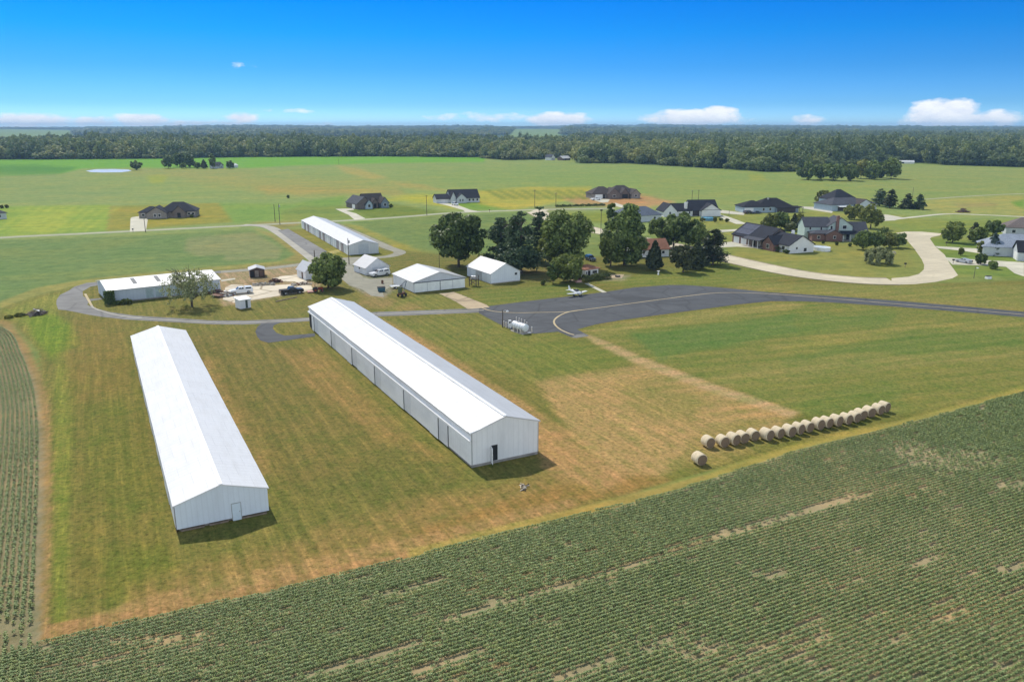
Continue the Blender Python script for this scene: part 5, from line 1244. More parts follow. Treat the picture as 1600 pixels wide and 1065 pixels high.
vehicle('suv', 'white utility car on the drive of the pale blue slate roofed house', midp((707, 320), (715, 321.5)), head((707, 320), (715, 321.5)), V_WHITE, 'parked_car', 'car')
vehicle('pickup', 'white pickup before the brown grey house on red soil', midp((926, 313), (936, 312.6)), head((936, 312.6), (926, 313)), V_WHITE, 'pickup_truck', 'pickup truck')
vehicle('suv', 'dark car by the white garage door, left of two', midp((1165, 334.3), (1175, 333.9)), head((1165, 334.3), (1175, 333.9)), V_BLACK, 'parked_car', 'car')
vehicle('car', 'dark car by the white garage door, right of two', midp((1176, 334.2), (1188, 333.6)), head((1176, 334.2), (1188, 333.6)), V_BLUE, 'parked_car', 'car')

# light aeroplane on the grass by the apron
t = thing('light_aeroplane', 'small white low wing aeroplane parked on grass at the apron edge', 'aeroplane', G(901.5, 462.3), math.atan2(-.80, .60)); t.scale = (1.0, 1.0, 1.0)
V_PL = paintm('aircraft_white', (.80, .80, .79))
def ring(x, ry, rz, cz, n=14): return [(x, ry*math.cos(2*math.pi*k/n), cz + rz*math.sin(2*math.pi*k/n)) for k in range(n)]
fu = MB().rib([ring(1.55, .18, .18, .95), ring(1.3, .36, .36, .95), ring(.7, .48, .46, .97), ring(-.1, .50, .52, 1.0), ring(-1.2, .38, .42, 1.02), ring(-2.6, .17, .22, 1.05), ring(-3.3, .06, .12, 1.1)]).build('fuselage', V_PL, t, smooth=True)
MB().rib([ring(.75, .2, .1, 1.38), ring(.4, .40, .38, 1.38), ring(-.2, .42, .44, 1.40), ring(-.9, .30, .28, 1.38), ring(-1.3, .12, .1, 1.36)]).build('canopy', M_CARGL, t, smooth=True)
for s in (-1, 1):
    MB().hexa([(.65, s*.4, .68), (-.65, s*.4, .68), (-.5, s*3.2, .92), (.4, s*3.2, .92)], [(.60, s*.4, .82), (-.6, s*.4, .76), (-.45, s*3.2, 1.0), (.36, s*3.2, 1.01)]).build('wing', V_PL, t)
    MB().hexa([(-2.55, s*.08, 1.12), (-3.25, s*.08, 1.12), (-3.2, s*1.15, 1.14), (-2.75, s*1.15, 1.14)], [(-2.58, s*.08, 1.2), (-3.22, s*.08, 1.17), (-3.18, s*1.15, 1.19), (-2.77, s*1.15, 1.2)]).build('tailplane', V_PL, t)
    wl = MB().tube([(-.1, s*.95-.09, .24), (-.1, s*.95+.09, .24)], .24, 12).build('wheel', M_BLACK, t)
    MB().tube([(-.05, s*.95, .3), (0, s*.7, .74)], .05, 6).build('gear_leg', V_PL, t)
MB().hexa([(-2.4, -.05, 1.2), (-3.35, -.04, 1.2), (-3.35, .04, 1.2), (-2.4, .05, 1.2)], [(-3.05, -.03, 2.25), (-3.5, -.02, 2.25), (-3.5, .02, 2.25), (-3.05, .03, 2.25)]).build('tail_fin', V_PL, t)
MB().hexa([(1.62, -.06, .12), (1.68, -.06, .12), (1.68, .06, .12), (1.62, .06, .12)], [(1.62, -.06, 1.78), (1.68, -.06, 1.78), (1.68, .06, 1.78), (1.62, .06, 1.78)]).build('propeller', M_BLACK, t)
MB().tube([(1.55, 0, .95), (1.9, 0, .95)], [.16, .02], 10).build('spinner', V_PL, t)
MB().tube([(1.0, -.07, .2), (1.0, .07, .2)], .2, 12).build('nose_wheel', M_BLACK, t); MB().tube([(1.0, 0, .2), (1.0, 0, .7)], .05, 6).build('gear_leg', V_PL, t)

# fuel tank with its guard posts and yard lamp
pa, pb = G(803.5, 515.5), G(821.5, 521.5); d = pb - pa; Lt = float(np.linalg.norm(d)); rz = math.atan2(d[1], d[0])
t = thing('fuel_tank', 'white horizontal fuel tank on saddles at the apron corner', 'tank', pa, rz)
rt = .80; cz = 1.28
tk = MB().rib([[(x, r_*math.cos(2*math.pi*k/20), cz + r_*math.sin(2*math.pi*k/20)) for k in range(20)] for x, r_ in ((-.16, .25), (-.07, .6), (0, rt), (Lt, rt), (Lt+.09, .6), (Lt+.18, .25))]).build('tank', plain('tank_white', (.74, .76, .78), .35, .06), t, smooth=False)
for k in range(5): MB().tube([(Lt*(k+.5)/5-.05, 0, cz), (Lt*(k+.5)/5+.05, 0, cz)], rt+.02, 20).build('band', plain('band_grey', (.45, .46, .48), .5, .1), t)
for x in (.6, Lt-.6): MB().box(x-.15, x+.15, -.8, .8, -.05, .95).build('saddle', M_CONC, t)
MB().box(-.2, Lt+.2, -1.0, 1.0, -.05, .08).build('plinth', M_CONC, t)
MB().box(Lt*.3, Lt*.3+.4, -.2, .2, cz+rt-.02, cz+rt+.15).build('hatch', M_STEEL, t)
MB().tube([(Lt+.1, .5, .2), (Lt+.5, .9, .25)], .14, 8).build('valve', M_WHITE, t)
t = thing('fuel_pump', 'white fuel pump with a curved hose at the end of the tank', 'fuel pump', G(796.5, 512))
MB().box(-.3, .3, -.25, .25, 0, 1.7).build('cabinet', M_WHITE, t); MB().tube([(.0, -.3, 1.6), (-.4, -.5, 1.2), (-.35, -.5, .5), (.0, -.3, .3)], .06, 6).build('hose', M_WHITE, t); MB().box(-.2, .2, -.27, -.25, 1.1, 1.5).build('dial', M_GLASS, t)
BOL = [(787.2,510,8.5),(790.6,511.5,8.5),(803,518,7),(808.5,520,7),(813,521.5,6),(806.8,503.5,8),(811,504.8,8),(814.8,506,8),(819.8,508.5,8.5),(823,511,8),(830.8,519.8,9)]
PB = plain('faded_guard_post', (.74, .66, .56), .7, .12)
base = MB().tube([(0, 0, -.1), (0, 0, 1.15)], .10, 8).build('post', PB); capm = MB().tube([(0, 0, 1.15), (0, 0, 1.22)], .11, 8).build('cap', M_WHITE)
pm, cm = base.data, capm.data; bpy.data.objects.remove(base); bpy.data.objects.remove(capm)
for i, (x, y, hh) in enumerate(BOL):
    where = ['next to the yard lamp', 'beside the fuel pump', 'on the grass side of the tank, first of three', 'on the grass side of the tank, middle of three', 'on the grass side of the tank, last of three', 'behind the tank, first of five', 'behind the tank, second of five', 'behind the tank, third of five', 'behind the tank, fourth of five', 'behind the tank, last of five', 'standing apart at the right end of the tank'][i]
    t = thing('guard_post', 'thin pale guard post ' + where, 'post', G(x, y), 0, 'guard posts around the fuel tank'); t.scale = (1, 1, hh/8.2)
    for nm, me in (('post', pm), ('cap', cm)): o = bpy.data.objects.new(nm, me); COL.objects.link(o); o.parent = t
def pole(label, x, y, top, kind='utility', name='utility_pole', cat='pole', r=.15):
    xy = G(x, y); h = zat(xy, top); t = thing(name, label, cat, xy, R(25))
    MB().tube([(0, 0, -.2), (0, 0, h)], [r, r*.7], 8).build('pole', M_POLE if kind != 'steel' else M_STEEL, t)
    if kind == 'utility':
        MB().box(-.9, .9, -.06, .06, h-.5, h-.38).build('crossarm', M_POLE, t)
        for k in (-.8, -.3, .8): MB().tube([(k, 0, h-.38), (k, 0, h-.2)], .05, 6).build('insulator', M_STEEL, t)
    if kind == 'transformer': MB().tube([(.3, 0, h-1.6), (.3, 0, h-.7)], .25, 10).build('transformer', M_STEEL, t)
    if kind == 'lamp':
        MB().tube([(0, 0, h-.3), (.7, 0, h-.1), (1.1, 0, h-.25)], .05, 6).build('lamp_arm', M_STEEL, t); MB().tube([(1.1, 0, h-.45), (1.1, 0, h-.2)], [.32, .14], 10).build('lamp_shade', M_WHITE, t)
    if kind == 'flood': MB().box(-.35, .35, -.2, .2, h-.1, h+.35).build('floodlight', M_DARKGAP, t)
    return t
pole('yard lamp pole beside the fuel tank with a white lamp on its arm', 785.5, 511.5, 484, 'lamp', 'street_lamp', 'lamp')
pole('bare utility pole by the country road, in front of the pale blue house', 667, 336.5, 305)
pole('left pole of the pair by the country road near the far shed', 430, 347, 319, 'plain')
pole('right pole of the pair by the country road near the far shed', 437.5, 351, 318, 'transformer')
pole('tall dark pole at the gable of the far white shed', 545.5, 413, 372, 'transformer')
pole('short dark post at the lane above the round yard tree', 491.8, 406, 391, 'plain', 'gate_post', 'post', .2)
pole('pole beside the wide pale apron of the far left stone house', 227.5, 362.8, 341.5, 'plain')
pole('utility pole at the left edge of the yellow striped plot', 835.5, 325, 296.5)
pole('utility pole in front of the yellow striped plot nearer the stone gabled house', 868.5, 324, 301)
pole('tall lamp pole with a dark floodlight between the two leafy trees', 938, 389, 329, 'flood', 'flood_lamp', 'lamp', .11)
pole('thin pole in front of the big round tree', 686.7, 419, 393, 'plain', 'thin_pole', 'pole', .09)
pole('left pole of the far pair behind the long white house', 1081, 315.5, 297.5)
pole('right pole of the far pair behind the long white house', 1091, 315.5, 296.5)
pole('antenna mast behind the pines near the farm lane', 1425.5, 309, 292.5, 'plain', 'mast', 'mast', .12)
pole('slim street lamp on the lawn below the lower drive', 1521.5, 435, 417, 'lamp', 'street_lamp', 'lamp', .08)
pole('lone pole in the far green field beside the bright strip', 529.5, 257, 247.5, 'plain')
pole('pole at the drive end of the long white house', 1139, 337, 328, 'plain', 'thin_pole', 'pole', .1)

def mailbox(label, x, y, m):
    t = thing('mailbox', label, 'mailbox', G(x, y)); MB().box(-.06, .06, -.06, .06, -.1, 1.1).build('post', M_WOOD, t); MB().box(-.3, .3, -.2, .2, 1.05, 1.5).build('box', m, t); MB().box(.3, .34, -.15, .15, 1.1, 1.45).build('flap', M_STEEL, t)
mailbox('dark mailbox at the road end of the wide pale apron', 208, 362.8, M_DARKGAP); mailbox('reddish mailbox where the pale blue house drive meets the road', 765, 332, M_RUST); mailbox('dark mailbox on the corner lawn at the street head', 1478.5, 384, M_DARKGAP); mailbox('dark mailbox on the lawn inside the street curve', 1414, 418, M_DARKGAP); mailbox('dark mailbox by the lower drive at the kerb', 1489, 412, M_DARKGAP)

# yard clutter
t = thing('tractor', 'red tractor with a mower deck next to the round yard tree', 'tractor', G(496, 456), R(20)); RED = paintm('tractor_red', (.20, .035, .025))
MB().box(.2, 1.5, -.32, .32, .7, 1.25).build('hood', RED, t); MB().box(-.6, .3, -.45, .45, .6, .95).build('chassis', RED, t); MB().box(-.5, 0, -.3, .3, .95, 1.35).build('seat', M_BLACK, t)
MB().tube([(-.5, -.5, .9), (-.55, -.5, 2.0), (-.55, .5, 2.0), (-.5, .5, .9)], .05, 6).build('roll_bar', M_RUST, t); MB().tube([(1.0, .2, 1.2), (1.0, .2, 1.9)], .05, 6).build('exhaust', M_RUST, t); MB().tube([(.25, 0, 1.2), (.1, 0, 1.5)], .04, 6).build('steering_column', M_BLACK, t)
for sx, r_, y in ((-.55, .62, .65), (1.2, .38, .5)):
    for s in (-1, 1):
        wl = MB().tube([(sx, s*y-.15, r_), (sx, s*y+.15, r_)], r_, 14).build('wheel', M_BLACK, t); MB().tube([(sx, s*y+s*.13, r_), (sx, s*y+s*.17, r_)], r_*.5, 10).build('rim', RED, wl)
MB().box(-2.6, -1.0, -1.0, 1.0, .15, .4).build('mower_deck', plain('faded_red_deck', (.45, .22, .17), .6, .2), t)

def trailer(label, xy, rz, L, W, h, m, load=None):
    t = thing('flat_trailer', label, 'trailer', xy, rz)
    MB().box(-L/2, L/2, -W/2, W/2, h-.12, h).build('bed', m, t)
    for s in (-1, 1):
        wl = MB().tube([(0, s*(W/2+.12)-.1, .33), (0, s*(W/2+.12)+.1, .33)], .33, 12).build('wheel', M_BLACK, t); MB().tube([(0, s*(W/2+.22), .33), (0, s*(W/2+.25), .33)], .18, 8).build('rim', M_WHITE, wl)
    MB().tube([(L/2, -.4, h-.1), (L/2+1.3, 0, h-.15), (L/2, .4, h-.1)], .05, 6).build('drawbar', M_RUST, t)
    MB().box(-L/2, L/2, W/2-.06, W/2, h, h+.25).build('side_rail', m, t)
    return t
trailer('small white wheeled trailer by the side of the broad hangar', midp((612, 451), (623, 450)), head((612, 451), (623, 450)), 2.6, 1.4, .7, M_WHITE)
trailer('low utility trailer with white wheels at the end of the yard concrete', midp((333, 463), (345, 465)), head((333, 463), (345, 465)), 3.2, 1.7, .6, M_RUST)
def junk_pile(name, label, cat, A, B, w, h, n, mats, seed, lmin=.5, lmax=1.6, th=.12):
    a, L, rz = frame(A, B); t = thing(name, label, cat, a, rz); rng = random.Random(seed)
    packs = [MB() for _ in mats]
    for k in range(n):
        x = rng.uniform(0, L); y = rng.uniform(-w/2, w/2); l = rng.uniform(lmin, lmax); q = th*rng.uniform(.5, 1.6); a_ = rng.uniform(0, 3.14); e = rng.uniform(-.25, .35)
        z = h*rng.random()*max(0, 1-abs(2*x/L-1)**2)*max(0, 1-abs(2*y/w)**2) + q
        dx, dy = math.cos(a_)*l/2, math.sin(a_)*l/2
        packs[k % len(mats)].tube([(x-dx, y-dy, z-e*l*.3), (x+dx, y+dy, z+e*l*.3)], q, 5)
    for mb, m in zip(packs, mats): mb.build('piece' if name != 'brush_heap' else 'branches', m, t)
    return t
M_PALE = plain('pale_lumber', (.55, .48, .38), .8, .2); M_GREYW = plain('grey_dead_wood', (.22, .20, .18), .9, .3)
junk_pile('brush_heap', 'heap of grey dead branches at the left lane end with one white plank', 'brush heap', (45, 493), (70, 489), 3.4, 1.3, 130, [M_GREYW, M_BARK, M_WOOD], 3, .6, 2.4, .07)
t = thing('plank', 'white plank lying across the heap of dead branches', 'plank', midp((55, 490), (62, 492.5)), head((55, 490), (62, 492.5)), z=1.0); MB().box(-1.4, 1.4, -.2, .2, 0, .12).build('board', M_WHITE, t)
junk_pile('brush_heap', 'dark brown brush heap in the field beyond the farm lane', 'brush heap', (1497, 331.5), (1512, 331.5), 4, 1.9, 120, [M_BARK, M_RUST, M_WOOD], 5, 1, 3, .1)
junk_pile('lumber_pile', 'dark pile of old boards on the yard slabs', 'lumber pile', (424, 441), (437, 440), 2.0, 1.1, 50, [M_RUST, M_BARK], 6, 1, 2.2, .12)
junk_pile('scrap_pile', 'pale jumble of scrap and pallets at the left end of the yard', 'scrap pile', (347, 462), (364, 461), 4.2, 1.0, 70, [M_PALE, M_WHITE, M_RUST, M_GREYW], 7, .6, 2.2, .12)
junk_pile('scrap_pile', 'dark scrap behind the low trailer against the hangar corner', 'scrap pile', (330, 459), (346, 456), 2.5, .9, 40, [M_DARKGAP, M_RUST, M_GREYW], 8, .6, 1.8, .13)
junk_pile('rubble_pile', 'grey and white rubble across the middle of the yard', 'rubble pile', (396, 446), (428, 444.5), 2.2, .5, 70, [M_CONC, M_PALE, M_GREYW], 9, .3, 1.0, .16)
junk_pile('rubble_pile', 'brownish rubble between the slabs and the round yard tree', 'rubble pile', (455, 446), (484, 443), 2.6, .5, 60, [M_CONC, M_PALE, M_RUST], 10, .3, 1.0, .15)
junk_pile('fallen_branch', 'broken pale branch lying on the grass near the right shed shadow', 'branch', (815, 757.5), (825, 766), .9, .35, 16, [M_PALE, M_BARK], 11, .4, 1.1, .045)
t = thing('beam', 'long dark beam lying on the grass below the yard concrete', 'beam', G(431, 471.5), head((431, 471.5), (464, 464.5))); Lb_ = float(np.linalg.norm(G(464, 464.5)-G(431, 471.5))); MB().box(0, Lb_, -.12, .12, -.02, .2).build('timber', M_WOOD, t)
t = thing('waste_container', 'dark teal waste container on the gravel beside the broad hangar', 'container', G(596, 455.5), R(20)); TEAL = plain('teal_paint', (.03, .10, .14), .5, .2)
MB().hexa([(-.85, -.5, .1), (.85, -.5, .1), (.85, .5, .1), (-.85, .5, .1)], [(-1.0, -.6, 1.15), (1.0, -.6, 1.15), (1.0, .6, 1.25), (-1.0, .6, 1.25)]).build('bin', TEAL, t); MB().hexa([(-1.02, -.62, 1.15), (1.02, -.62, 1.15), (1.02, .62, 1.26), (-1.02, .62, 1.26)], [(-1.02, -.62, 1.2), (1.02, -.62, 1.2), (1.02, .62, 1.31), (-1.02, .62, 1.31)]).build('lid', M_DARKGAP, t)
t = thing('barrel', 'dark rusty barrel standing on the gravel behind the teal container', 'barrel', G(597.5, 443)); MB().tube([(0, 0, 0), (0, 0, .95)], .32, 12).build('drum', M_RUST, t); MB().tube([(0, 0, .95), (0, 0, .98)], .28, 12).build('lid', M_DARKGAP, t)
# loader with lifted boom beside the broad hangar
t = thing('farm_loader', 'rusty farm loader with two long dark boom arms reaching the hangar eave', 'loader', G(628, 463), head((628, 463), (648, 457)))
MB().box(-.9, .9, -.5, .5, .5, 1.1).build('chassis', M_RUST, t); MB().box(-1.1, -.3, -.4, .4, 1.1, 2.6).build('hopper', plain('dull_green_hopper', (.10, .12, .07), .8, .3), t)
for sx in (-.7, .8):
    for s in (-1, 1): MB().tube([(sx, s*.65-.1, .42), (sx, s*.65+.1, .42)], .42, 12).build('wheel', M_BLACK, t)
MB().tube([(.8, 0, 1.2), (4.2, 1.5, 3.2)], .11, 6).build('boom_arm', plain('dark_steel_blue', (.05, .07, .09), .6, .2), t); MB().tube([(-.5, .3, 2.6), (4.0, 1.6, 3.25)], .10, 6).build('boom_arm', plain('dark_steel_blue', (.05, .07, .09)), t); MB().tube([(1.6, .8, 1.9), (1.8, .9, 3.0)], .07, 6).build('brace', M_STEEL, t)
# elevated tank on a timber stand between hangar and barn
a, L, rz = frame((733.5, 446.5), (744, 447.5)); t = thing('tank_stand', 'dark timber stand with crossed braces between the broad hangar and the barn', 'stand', a, rz)
for x in (0, L):
    for y in (0, 1.3): MB().box(x-.09, x+.09, y-.09, y+.09, -.1, 3.0 if x else 2.6).build('leg', M_POLE, t)
MB().box(-.2, L+.2, -.2, 1.5, 1.75, 1.9).build('deck', M_POLE, t); MB().tube([(0, 0, .5), (L, 0, 1.6)], .07, 5).build('brace', M_POLE, t); MB().tube([(0, 0, 1.6), (L, 0, .5)], .07, 5).build('brace', M_POLE, t); MB().box(-.1, L+.1, -.12, .0, 2.5, 2.66).build('rail', M_POLE, t)
t = thing('small_tank', 'small white tank resting on the dark timber stand', 'tank', a, rz, z=1.9); MB().tube([(.3, .65, .45), (L-.3, .65, .45)], .42, 14).build('drum', M_WHITE, t); MB().box(L/2-.1, L/2+.1, .55, .75, .85, 1.0).build('filler_cap', M_STEEL, t)
t = thing('planter', 'pink planter box with dark red flowers by the garden path', 'planter', G(903.5, 440.5), R(25)); MB().box(-.8, .8, -.5, .5, 0, .6).build('box', plain('pink_planter', (.42, .25, .22), .8, .2), t)
rng = np.random.default_rng(3); c = np.stack([rng.uniform(-.8, .8, 260), rng.uniform(-.5, .5, 260), .6 + .9*rng.random(260)], 1); V, Q = quads(c, unit(rng.normal(size=(260, 3))), .15, rng); np_mesh('flowers', V, Q, leafm('dark_red_leaves', (.05, .02, .02), (.16, .06, .06)), t, np.repeat(rng.random(260), 4))
t = thing('birdbath', 'little white birdbath on the lawn right of the cone shaped evergreen', 'birdbath', G(1028.5, 429)); MB().tube([(0, 0, 0), (0, 0, .9)], [.28, .14], 10).build('pedestal', M_WHITE, t); MB().tube([(0, 0, .9), (0, 0, 1.1)], [.2, .5], 12).build('basin', M_WHITE, t)
t = thing('utility_box', 'white and dark utility box on the lawn near the slim street lamp', 'utility box', G(1544, 435.5), R(10)); MB().box(-.7, .7, -.5, .5, -.05, .75).build('cabinet', M_WHITE, t); MB().box(-.75, .75, -.55, .55, .75, .85).build('lid', M_DARKGAP, t)
t = thing('fire_pit', 'low dark fire pit on the pale patio by the hedge', 'fire pit', G(965, 432.5)); MB().tube([(0, 0, 0), (0, 0, .4)], [.7, .8], 14).build('bowl', M_DARKGAP, t); MB().tube([(0, 0, .4), (0, 0, .44)], .55, 12).build('ash', M_GREYW, t)
t = thing('garden_bench', 'pale garden bench between the lawn trees by the street', 'bench', G(1396, 397), R(15)); MB().box(-.9, .9, -.25, .25, .42, .5).build('seat', M_PALE, t); MB().box(-.9, .9, .22, .28, .5, 1.0).build('backrest', M_PALE, t)
for x in (-.8, .8): MB().box(x-.05, x+.05, -.2, .2, 0, .42).build('leg', M_PALE, t)

# ---------------------------------------------------------------- crops and woods: uncountable plants, scattered by geometry nodes
def scatter(name, pts, rots, scls, protos, pick=None):
    me = bpy.data.meshes.new(name); pts = np.asarray(pts, np.float32); me.vertices.add(len(pts)); me.vertices.foreach_set('co', pts.ravel())
    a = me.attributes.new('rot', 'FLOAT_VECTOR', 'POINT'); a.data.foreach_set('vector', np.asarray(rots, np.float32).ravel())
    a = me.attributes.new('scl', 'FLOAT_VECTOR', 'POINT'); a.data.foreach_set('vector', np.asarray(scls, np.float32).ravel())
    if pick is not None: a = me.attributes.new('pick', 'INT', 'POINT'); a.data.foreach_set('value', np.asarray(pick, np.int32))
    o = bpy.data.objects.new(name, me); COL.objects.link(o)
    pc = bpy.data.collections.new(name + '_kinds')
    for i, m in enumerate(protos): pc.objects.link(bpy.data.objects.new('%s_kind_%02d' % (name, i), m))
    ng = bpy.data.node_groups.new(name + '_scatter', 'GeometryNodeTree')
    ng.interface.new_socket('Geometry', in_out='INPUT', socket_type='NodeSocketGeometry'); ng.interface.new_socket('Geometry', in_out='OUTPUT', socket_type='NodeSocketGeometry')
    gi = ng.nodes.new('NodeGroupInput'); go = ng.nodes.new('NodeGroupOutput')
    ci = ng.nodes.new('GeometryNodeCollectionInfo'); ci.inputs['Collection'].default_value = pc; ci.inputs['Separate Children'].default_value = True; ci.inputs['Reset Children'].default_value = True
    ip = ng.nodes.new('GeometryNodeInstanceOnPoints'); ip.inputs['Pick Instance'].default_value = True
    ra = ng.nodes.new('GeometryNodeInputNamedAttribute'); ra.data_type = 'FLOAT_VECTOR'; ra.inputs['Name'].default_value = 'rot'
    sa = ng.nodes.new('GeometryNodeInputNamedAttribute'); sa.data_type = 'FLOAT_VECTOR'; sa.inputs['Name'].default_value = 'scl'
    L = ng.links.new
    mp = ng.nodes.new('GeometryNodeMeshToPoints'); L(gi.outputs[0], mp.inputs[0])
    L(mp.outputs[0], ip.inputs['Points']); L(ci.outputs[0], ip.inputs['Instance']); L(ra.outputs['Attribute'], ip.inputs['Rotation']); L(sa.outputs['Attribute'], ip.inputs['Scale']); L(ip.outputs[0], go.inputs[0])
    if pick is not None:
        pa = ng.nodes.new('GeometryNodeInputNamedAttribute'); pa.data_type = 'INT'; pa.inputs['Name'].default_value = 'pick'; L(pa.outputs['Attribute'], ip.inputs['Instance Index'])
    md = o.modifiers.new('scatter', 'NODES'); md.node_group = ng
    tag(o, kind='stuff'); return o

def clump_mesh(name, n, lx, ly, h, ls, m, seed):
    rng = np.random.default_rng(seed)
    yy = ly*np.clip(rng.normal(0, .45, n), -1, 1); c = np.stack([rng.uniform(-lx, lx, n), yy, h*(1-.6*(yy/ly)**2)*(.25+.75*rng.random(n)**.5)], 1)
    V, Q = quads(c, unit(rng.normal(size=(n, 3))*.32 + [0, 0, .9]), ls, rng, .62)
    return np_mesh(name, V, Q, m, False, np.repeat(rng.random(n), 4)).data
def cropm(name, dark, light):
    m = leafm(name, dark, light, .1); return m
CROP = cropm('soybean_leaf', tuple(alb((120, 142, 90))), tuple(alb((180, 198, 142)))); CROP2 = cropm('young_crop_leaf', tuple(alb((112, 138, 84))), tuple(alb((176, 188, 130))))
SOY = [clump_mesh('clump', 54, .21, .195, .43, .064, CROP, s) for s in range(5)]
rng = np.random.default_rng(77)
SOILP = [p[0] for p in PAINT if p[1] == (176,160,134)][0]
RS, ST = .48, .31
d0 = np.arange(-60, 170, RS); s0 = np.arange(-90, 260, ST)
D, Sx = np.meshgrid(d0, s0, indexing='ij')
Sx = Sx + rng.uniform(-.06, .06, Sx.shape); Dj = D + rng.normal(0, .022, D.shape)
X = Sx*E1[0] + Dj*E2[0]; Y = Sx*E1[1] + Dj*E2[1]
k = (Y > 40) & (np.abs(X) < .70*Y + 16); X, Y, D, Sx = X[k], Y[k], D[k], Sx[k]
px, py = P(X, Y, 0.0)
dd = sdist(px, py, SOILP); k = dd > 1.2 + .8*np.sin(px*.07)*np.sin(px*.023)
X, Y, D, Sx, px, py = X[k], Y[k], D[k], Sx[k], px[k], py[k]
def nz(x, y, s, seed):
    r = np.random.default_rng(seed); v = np.zeros_like(x)
    for i in range(7):
        a = r.uniform(0, 6.28); f = s*r.uniform(.6, 1.8); v += np.sin(f*(x*math.cos(a) + y*math.sin(a)) + r.uniform(0, 6.28))
    return v / 3.2
keep = rng.random(len(X)) > .015
GAPS = [((690,975),(1010,877)), ((1000,893),(1345,766)), ((1120,846),(1390,755)), ((1040,862),(1330,770)), ((480,1062),(660,1000)), ((1127,1037),(1212,1004)), ((1240,980),(1310,957)), ((1345,973),(1382,955)), ((1440,950),(1505,932)), ((1500,905),(1528,893)), ((1560,895),(1600,880)), ((1560,935),(1600,918)), ((1140,1060),(1260,1020)), ((1390,1000),(1420,990)), ((1260,1005),(1300,993)), ((1190,905),(1230,893)), ((1415,885),(1470,868)), ((1450,972),(1510,950)), ((120,1050),(330,985)), ((560,940),(700,905)), ((640,1050),(760,1015)), ((860,1060),(960,1030)), ((1375,745),(1440,716)), ((1160,700),(1250,690))]
for p, q in GAPS:
    a, b = G(*p), G(*q); sa, sb = a @ E1, b @ E1; da = ((a + b)/2) @ E2
    m_ = (np.abs(D - da) < .36) & (Sx > min(sa, sb)) & (Sx < max(sa, sb))
    keep &= ~(m_ & (rng.random(len(X)) < .8))
for (cx, cy, rx, ry, pr) in [(1490,718,110,22,.42), (1420,700,50,14,.35), (1585,760,40,12,.4), (250,1000,120,10,.35), (1060,1010,120,20,.3)]:
    w = 1 - ((px-cx)/rx)**2 - ((py-cy)/ry)**2; keep &= ~((w > 0) & (rng.random(len(X)) < pr*np.clip(w*1.8, 0, 1)))
rowi = np.round((D + 60)/RS).astype(int); cell = np.floor(Sx/1.5 + rowi*.37).astype(int)
hsh = np.abs(np.sin(rowi*12.9898 + cell*78.233)*43758.5453) % 1.0
keep &= ~((hsh < .030 + .05*np.clip(nz(X, Y, .09, 5), 0, 1)) & (rng.random(len(X)) < .85))
X, Y, D = X[keep], Y[keep], D[keep]
sc = .97 + .10*nz(X, Y, .08, 3) + .05*nz(X, Y, .5, 9) + rng.normal(0, .07, len(X)); sc = np.clip(sc, .6, 1.25)
az = math.atan2(E1[1], E1[0])
Rz = np.stack([0*X, 0*X, az + rng.normal(0, .12, len(X)) + math.pi*rng.integers(0, 2, len(X))], 1)
crop1 = scatter('soybean_rows', np.stack([X, Y, 0*X], 1), Rz, np.stack([np.ones_like(sc), sc, sc], 1), SOY)
tag(crop1, 'soybean plants in straight green rows across the near field', 'crop rows')
# curving rows of the strip along the left edge
bd = smooth([G(-60, 494), G(14, 514), G(38, 549), G(55, 593), G(65, 641), G(69, 720), G(67, 860), G(64, 960), G(63, 1065), G(62, 1200)], 24)
bd = np.array(bd); seg = np.linalg.norm(np.diff(bd, axis=0), axis=1); cum = np.r_[0, np.cumsum(seg)]
u = np.arange(0, cum[-1], .36); bx = np.interp(u, cum, bd[:, 0]); by = np.interp(u, cum, bd[:, 1]); tx = np.gradient(bx); ty = np.gradient(by); ln = np.hypot(tx, ty); tx /= ln; ty /= ln
XX_, YY_, AA = [], [], []
for kk in range(1, 56):
    o = .2 + kk*.60; XX_.append(bx + ty*o); YY_.append(by - tx*o); AA.append(np.arctan2(ty, tx))
Xl, Yl, Al = map(np.concatenate, (XX_, YY_, AA)); px, py = P(Xl, np.maximum(Yl, 24), 0.0)
k = (Yl > 40) & (rng.random(len(Xl)) > .03 + .14*np.clip(nz(Xl, Yl, .3, 21), 0, 1) + .75*np.clip(1-np.abs(py-985)/42, 0, 1)*(px < 66)) & ~((px > 55) & (py > 560) & (rng.random(len(Xl)) < .35))
if (np.median(px[k]) > 75): print('LEFT ROWS ON WRONG SIDE')
Xl, Yl, Al = Xl[k] + rng.normal(0, .03, k.sum()), Yl[k] + rng.uniform(-.12, .12, k.sum()), Al[k]; sc = np.clip(1.0 + .12*nz(Xl, Yl, .2, 4) + rng.normal(0, .08, len(Xl)), .5, 1.2)
SO2 = [clump_mesh('clump', 34, .24, .19, .40, .085, CROP2, 40+s) for s in range(4)]
crop2 = scatter('crop_rows', np.stack([Xl, Yl, 0*Xl], 1), np.stack([0*Xl, 0*Xl, Al + rng.normal(0, .1, len(Xl))], 1), np.stack([np.ones_like(sc), sc, sc], 1), SO2)
tag(crop2, 'thin young crop in curving rows along the left edge', 'crop rows')

